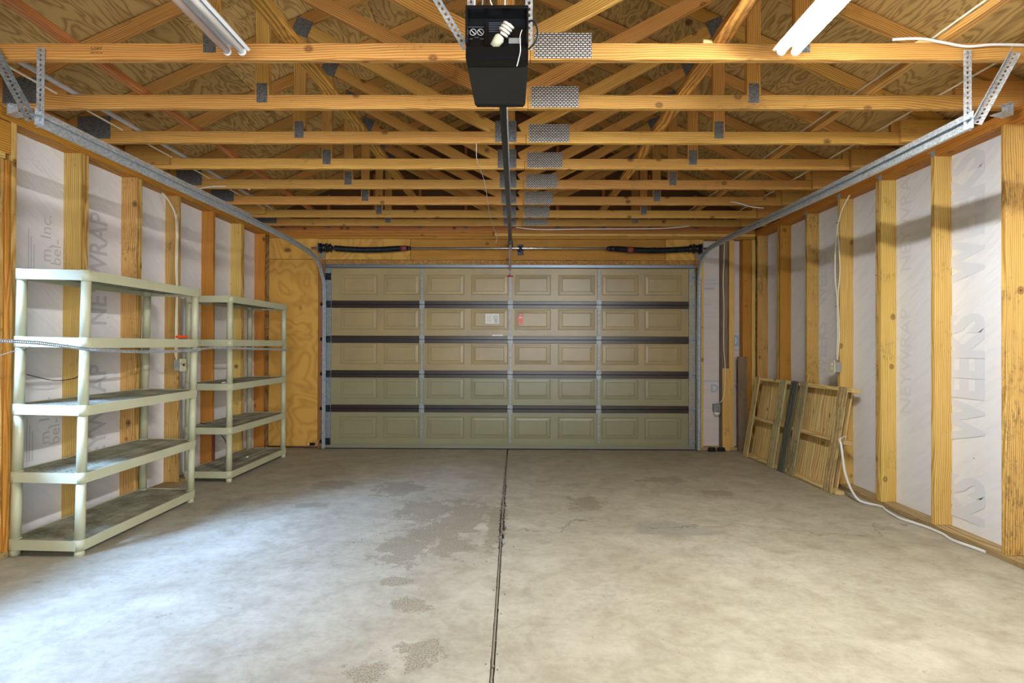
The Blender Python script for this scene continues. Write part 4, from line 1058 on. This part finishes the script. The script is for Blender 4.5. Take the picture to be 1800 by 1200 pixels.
bx('box_body', 2.63, 2.73, 7.39, 7.44, .50, .60, 'galv_dark', ob, 'Z'); bm = bmesh.new(); cyl(bm, (0, 0, 0), (0, 0, .05), .03, .045, 12); link('paper_flap', tomesh(bm, 'pf'), 'label_white', ob, T(2.68, 7.41, .445))
for s_, (x, y) in enumerate(((2.555, 7.24), (2.68, 7.25))):
    co = thing('cord_coil', ['left of two small black cord coils on the floor by the right track', 'right of two small black cord coils on the floor by the right track'][s_], 'cord', (x, y, .01))
    for k in range(3):
        tube('coil_loop', [(x+(.05-.004*k)*math.cos(q), y+.035*math.sin(q), .012+k*.016) for q in [i*2*pi/14 for i in range(15)]], .007, 'rubber', co, 6, 1)
pe = thing('safety_sensor', 'black safety sensor on a bracket at the foot of the left track', 'sensor', (-2.66, 7.25, .08))
bx('sensor_body', -2.70, -2.62, 7.22, 7.26, .055, .09, 'blackplastic', pe, 'X', .008); cylo('lens', (-2.69, 7.215, .075), (-2.69, 7.221, .075), .009, 'white', pe, None, 12)
tube('sensor_bracket', [(-2.62, 7.24, .05), (-2.59, 7.24, .06), (-2.585, 7.24, .10), (-2.565, 7.245, .12)], .004, 'galv', pe, 6, 4)
# nails and pipe on the walls
for i, (y, z) in enumerate(((4.885, 1.99), (4.885, 1.62), (4.875, 1.2))):
    n_ = cylo('nail', (XR+.02, y, z), (XR-.015, y-.03, z+.012), .0025, 'ink', None, None, 6); tag(n_, 'bent nail sticking out of the right wall studs, %s' % ['highest', 'middle', 'lowest'][i], 'nail', 'nails in the right wall')
bd = board('offcut_board', (2.965, 7.27, .0), (2.965, 7.29, 1.235), .035, .115, (1, 0, 0), 'grey_board'); tag(bd, 'short weathered grey board leaning upright in the right corner', 'board')
rb = bx('painted_block', XL+.002, XL+.02, 5.96, 6.0, .12, .42, 'red_cone', None, 'Z'); 
tag(rb, 'red painted patch board on a left stud behind the far unit', 'board')
w_ = tube('dangling_wires', [(-3.26, 5.72, .56), (-3.2, 5.85, .5), (-3.15, 5.98, .36), (-3.14, 6.02, .27)], .004, 'ink', None, 6, 4); tag(w_, 'black wire ends hanging behind the far unit', 'wire')
w_ = tube('dangling_wires', [(-3.28, 3.7, 1.17), (-3.22, 3.85, 1.12), (-3.2, 4.0, 1.125), (-3.26, 4.12, 1.14)], .003, 'ink', None, 6, 4); tag(w_, 'thin black wire sagging behind the near unit', 'wire')

# ------------------------------------------------------------------ pallet
Bp = Vector((2.85, 6.993, .002)); ey = Vector((.048, -.999, 0)).normalized(); ez = Vector((.161, .008, .987)).normalized()
nx = ez.cross(ey).normalized()
if nx.x < 0: nx = -nx
pal = thing('wooden_pallet', 'long wooden pallet with blackened slats leaning against the right wall', 'pallet', tuple(Bp))
def pb(name, u0, u1, v0, v1, d0, d1, mat, axis):
    """u along the floor, v up the slope, d into the pallet"""
    c = lambda u, v, d: Bp+ey*u+ez*v+nx*d
    if axis == 'v': return board(name, c((u0+u1)/2, v0, (d0+d1)/2), c((u0+u1)/2, v1, (d0+d1)/2), u1-u0, d1-d0, nx, mat, pal)
    return board(name, c(u0, (v0+v1)/2, (d0+d1)/2), c(u1, (v0+v1)/2, (d0+d1)/2), v1-v0, d1-d0, nx, mat, pal)
for u0, u1, m in ((0, .115, 'pallet_moldy'), (.60, .735, 'pallet_grey'), (.835, .965, 'pallet_dark'), (1.02, 1.145, 'pallet_grey'), (1.665, 1.80, 'pallet_moldy')):
    pb('face_slat', u0, u1, 0, 1.005, 0, .017, m, 'v')
for v0 in (0.008, .475, .962):
    pb('stringer', .0, 1.84, v0, v0+.038, .018, .105, 'pallet', 'u')
u = .0
for k in range(13):
    wd = [.15, .12, .15, .14, .145, .13, .15, .14, .12, .15, .14, .15, .14][k]
    if u+wd > 1.86: break
    pb('deck_board', u, u+wd, -.0 if k % 3 else .004, 1.0, .106, .122, 'pallet', 'v'); u += wd+.003
pc = thing('flat_cord', 'flat white cord draped from the pallet and trailing along the right wall', 'cord', (3.0, 5.1, .6))
tube('cord_run', [(3.04, 5.13, .55), (2.97, 5.10, .53), (2.955, 5.06, .49), (2.95, 5.03, .40), (2.955, 5.0, .25), (2.98, 4.96, .12), (3.02, 4.92, .03), (3.06, 4.86, .012), (3.11, 4.80, .012), (3.125, 4.74, .012), (3.09, 4.66, .012), (3.065, 4.5, .012), (3.06, 4.42, .012),
     (3.11, 4.25, .012), (3.118, 4.08, .012), (3.09, 3.95, .012), (3.12, 3.80, .012), (3.13, 3.72, .012)], .010, 'whitecord', pc, 8, 7, .45)

# ------------------------------------------------------------------ printing on the wrap
def onright(y, z, rot=pi/2, x=xr-.0042): # text plane facing -X, rotated in its plane
    m = Matrix(((0, 0, -1, 0), (-1, 0, 0, 0), (0, 1, 0, 0), (0, 0, 0, 1)))
    return T(x, y, z) @ m @ Matrix.Rotation(rot, 4, 'Z')
def onleft(y, z, rot=pi/2, x=xl+.0042):
    m = Matrix(((0, 0, 1, 0), (1, 0, 0, 0), (0, 1, 0, 0), (0, 0, 0, 1)))
    return T(x, y, z) @ m @ Matrix.Rotation(rot, 4, 'Z')
textobj('printed_word', 'WEEKS', .46, onright(4.06, 1.15, pi/2), 'faint_ink', wall_r, bold=.022, sx=.64)
textobj('printed_word', 'WEEKS', .46, onright(4.06, 2.32, pi/2), 'faint_ink', wall_r, bold=.022, sx=.64)
textobj('printed_word', 'KS', .46, onright(4.06, .27, pi/2), 'faint_ink', wall_r, bold=.022, sx=.64)
for yc, zc in ((4.70, 1.25), (4.70, 2.45), (4.70, .25)):
    if zc > .3:
        textobj('printed_word', 'NEYWRAP', .19, onright(yc-.02, zc), 'faint_ink2', wall_r)
for zc in (2.1, 1.35, .55):
    textobj('printed_word', 'WEEKS', .24, onright(5.95, zc, pi/2), 'faint_ink', wall_r, sx=.75, bold=.006)
for zc, body in ((1.98, 'NEYWRAP'), (.75, 'NEYWRAP')):
    textobj('printed_word', body, .27, onleft(4.50, zc, pi/2), 'grey_ink', wall_l, sx=.72, bold=.004)
for zc in (2.02, .70):
    textobj('printed_word', 'm, Inc.', .13, onleft(3.99, zc+.12, pi/2), 'grey_ink', wall_l)
    textobj('printed_word', 'bel-', .13, onleft(4.08, zc+.03, pi/2), 'grey_ink', wall_l)
    for k in range(3): bx('printed_line', xl+.0036, xl+.0042, 3.84+k*.022, 3.847+k*.022, zc-.15, zc+.16-k*.05, 'grey_ink', wall_l, 'Z', 0)
def onfront(x, z): return T(x, YF+.113, z) @ Matrix.Rotation(pi/2, 4, 'X')
textobj('printed_word', 'WRAP', .055, onfront(2.61, 2.25), 'blue_ink', wall_f); textobj('printed_word', 'N.E.A.', .045, onfront(2.56, 1.93), 'blue_ink', wall_f)
flat('printed_line', 2.50, 2.715, 2.205, 2.213, YF+.114, 'blue_ink', wall_f); flat('printed_line', 2.50, 2.66, 2.13, 2.15, YF+.114, 'blue_ink', wall_f)
textobj('printed_word', 'D', .15, onfront(2.66, .80), 'blue_ink', wall_f, bold=.003); textobj('printed_word', 'W', .15, onfront(2.93, .80), 'blue_ink', wall_f, bold=.003)
flat('printed_line', 2.50, 2.99, .895, .907, YF+.114, 'blue_ink', wall_f)
flat('printed_square', 2.885, 2.985, 1.37, 1.52, YF+.114, 'blue_ink', wall_f); flat('printed_line', 2.885, 2.985, 1.31, 1.32, YF+.114, 'blue_ink', wall_f)
bm = bmesh.new()
for k in range(12):
    a0, a1 = -pi/2+pi*k/12, -pi/2+pi*(k+1)/12
    f_ = lambda q: ((.035*math.cos(q), .05*math.sin(q)), (.016*math.cos(q), .05*math.sin(q)))
    o0, i0 = f_(a0); o1, i1 = f_(a1)
    bm.faces.new([bm.verts.new((p[0], 0, p[1])) for p in ((i0), (o0), (o1), (i1))])
link('printed_crescent', tomesh(bm, 'cr'), 'label_white', wall_f, T(2.92, YF+.1118, 1.445))
# lumber stamps on the nearest chords
for x, y, s in ((-2.24, dT, 'H-FIR'), (-2.0, dT+SP, 'H-FIR'), (-2.9, dT+2*SP, 'H-FIR')):
    pass
for tr, x in ((tA, -2.24),):
    textobj('grade_stamp', 'S-DRY', .022, T(x, dT-.0008, HT+.058) @ Matrix.Rotation(pi/2, 4, 'X'), 'ink', tr, .0002)
    textobj('grade_stamp', 'HEM FIR 2x4', .012, T(x, dT-.0008, HT+.036) @ Matrix.Rotation(pi/2, 4, 'X'), 'ink', tr, .0002)
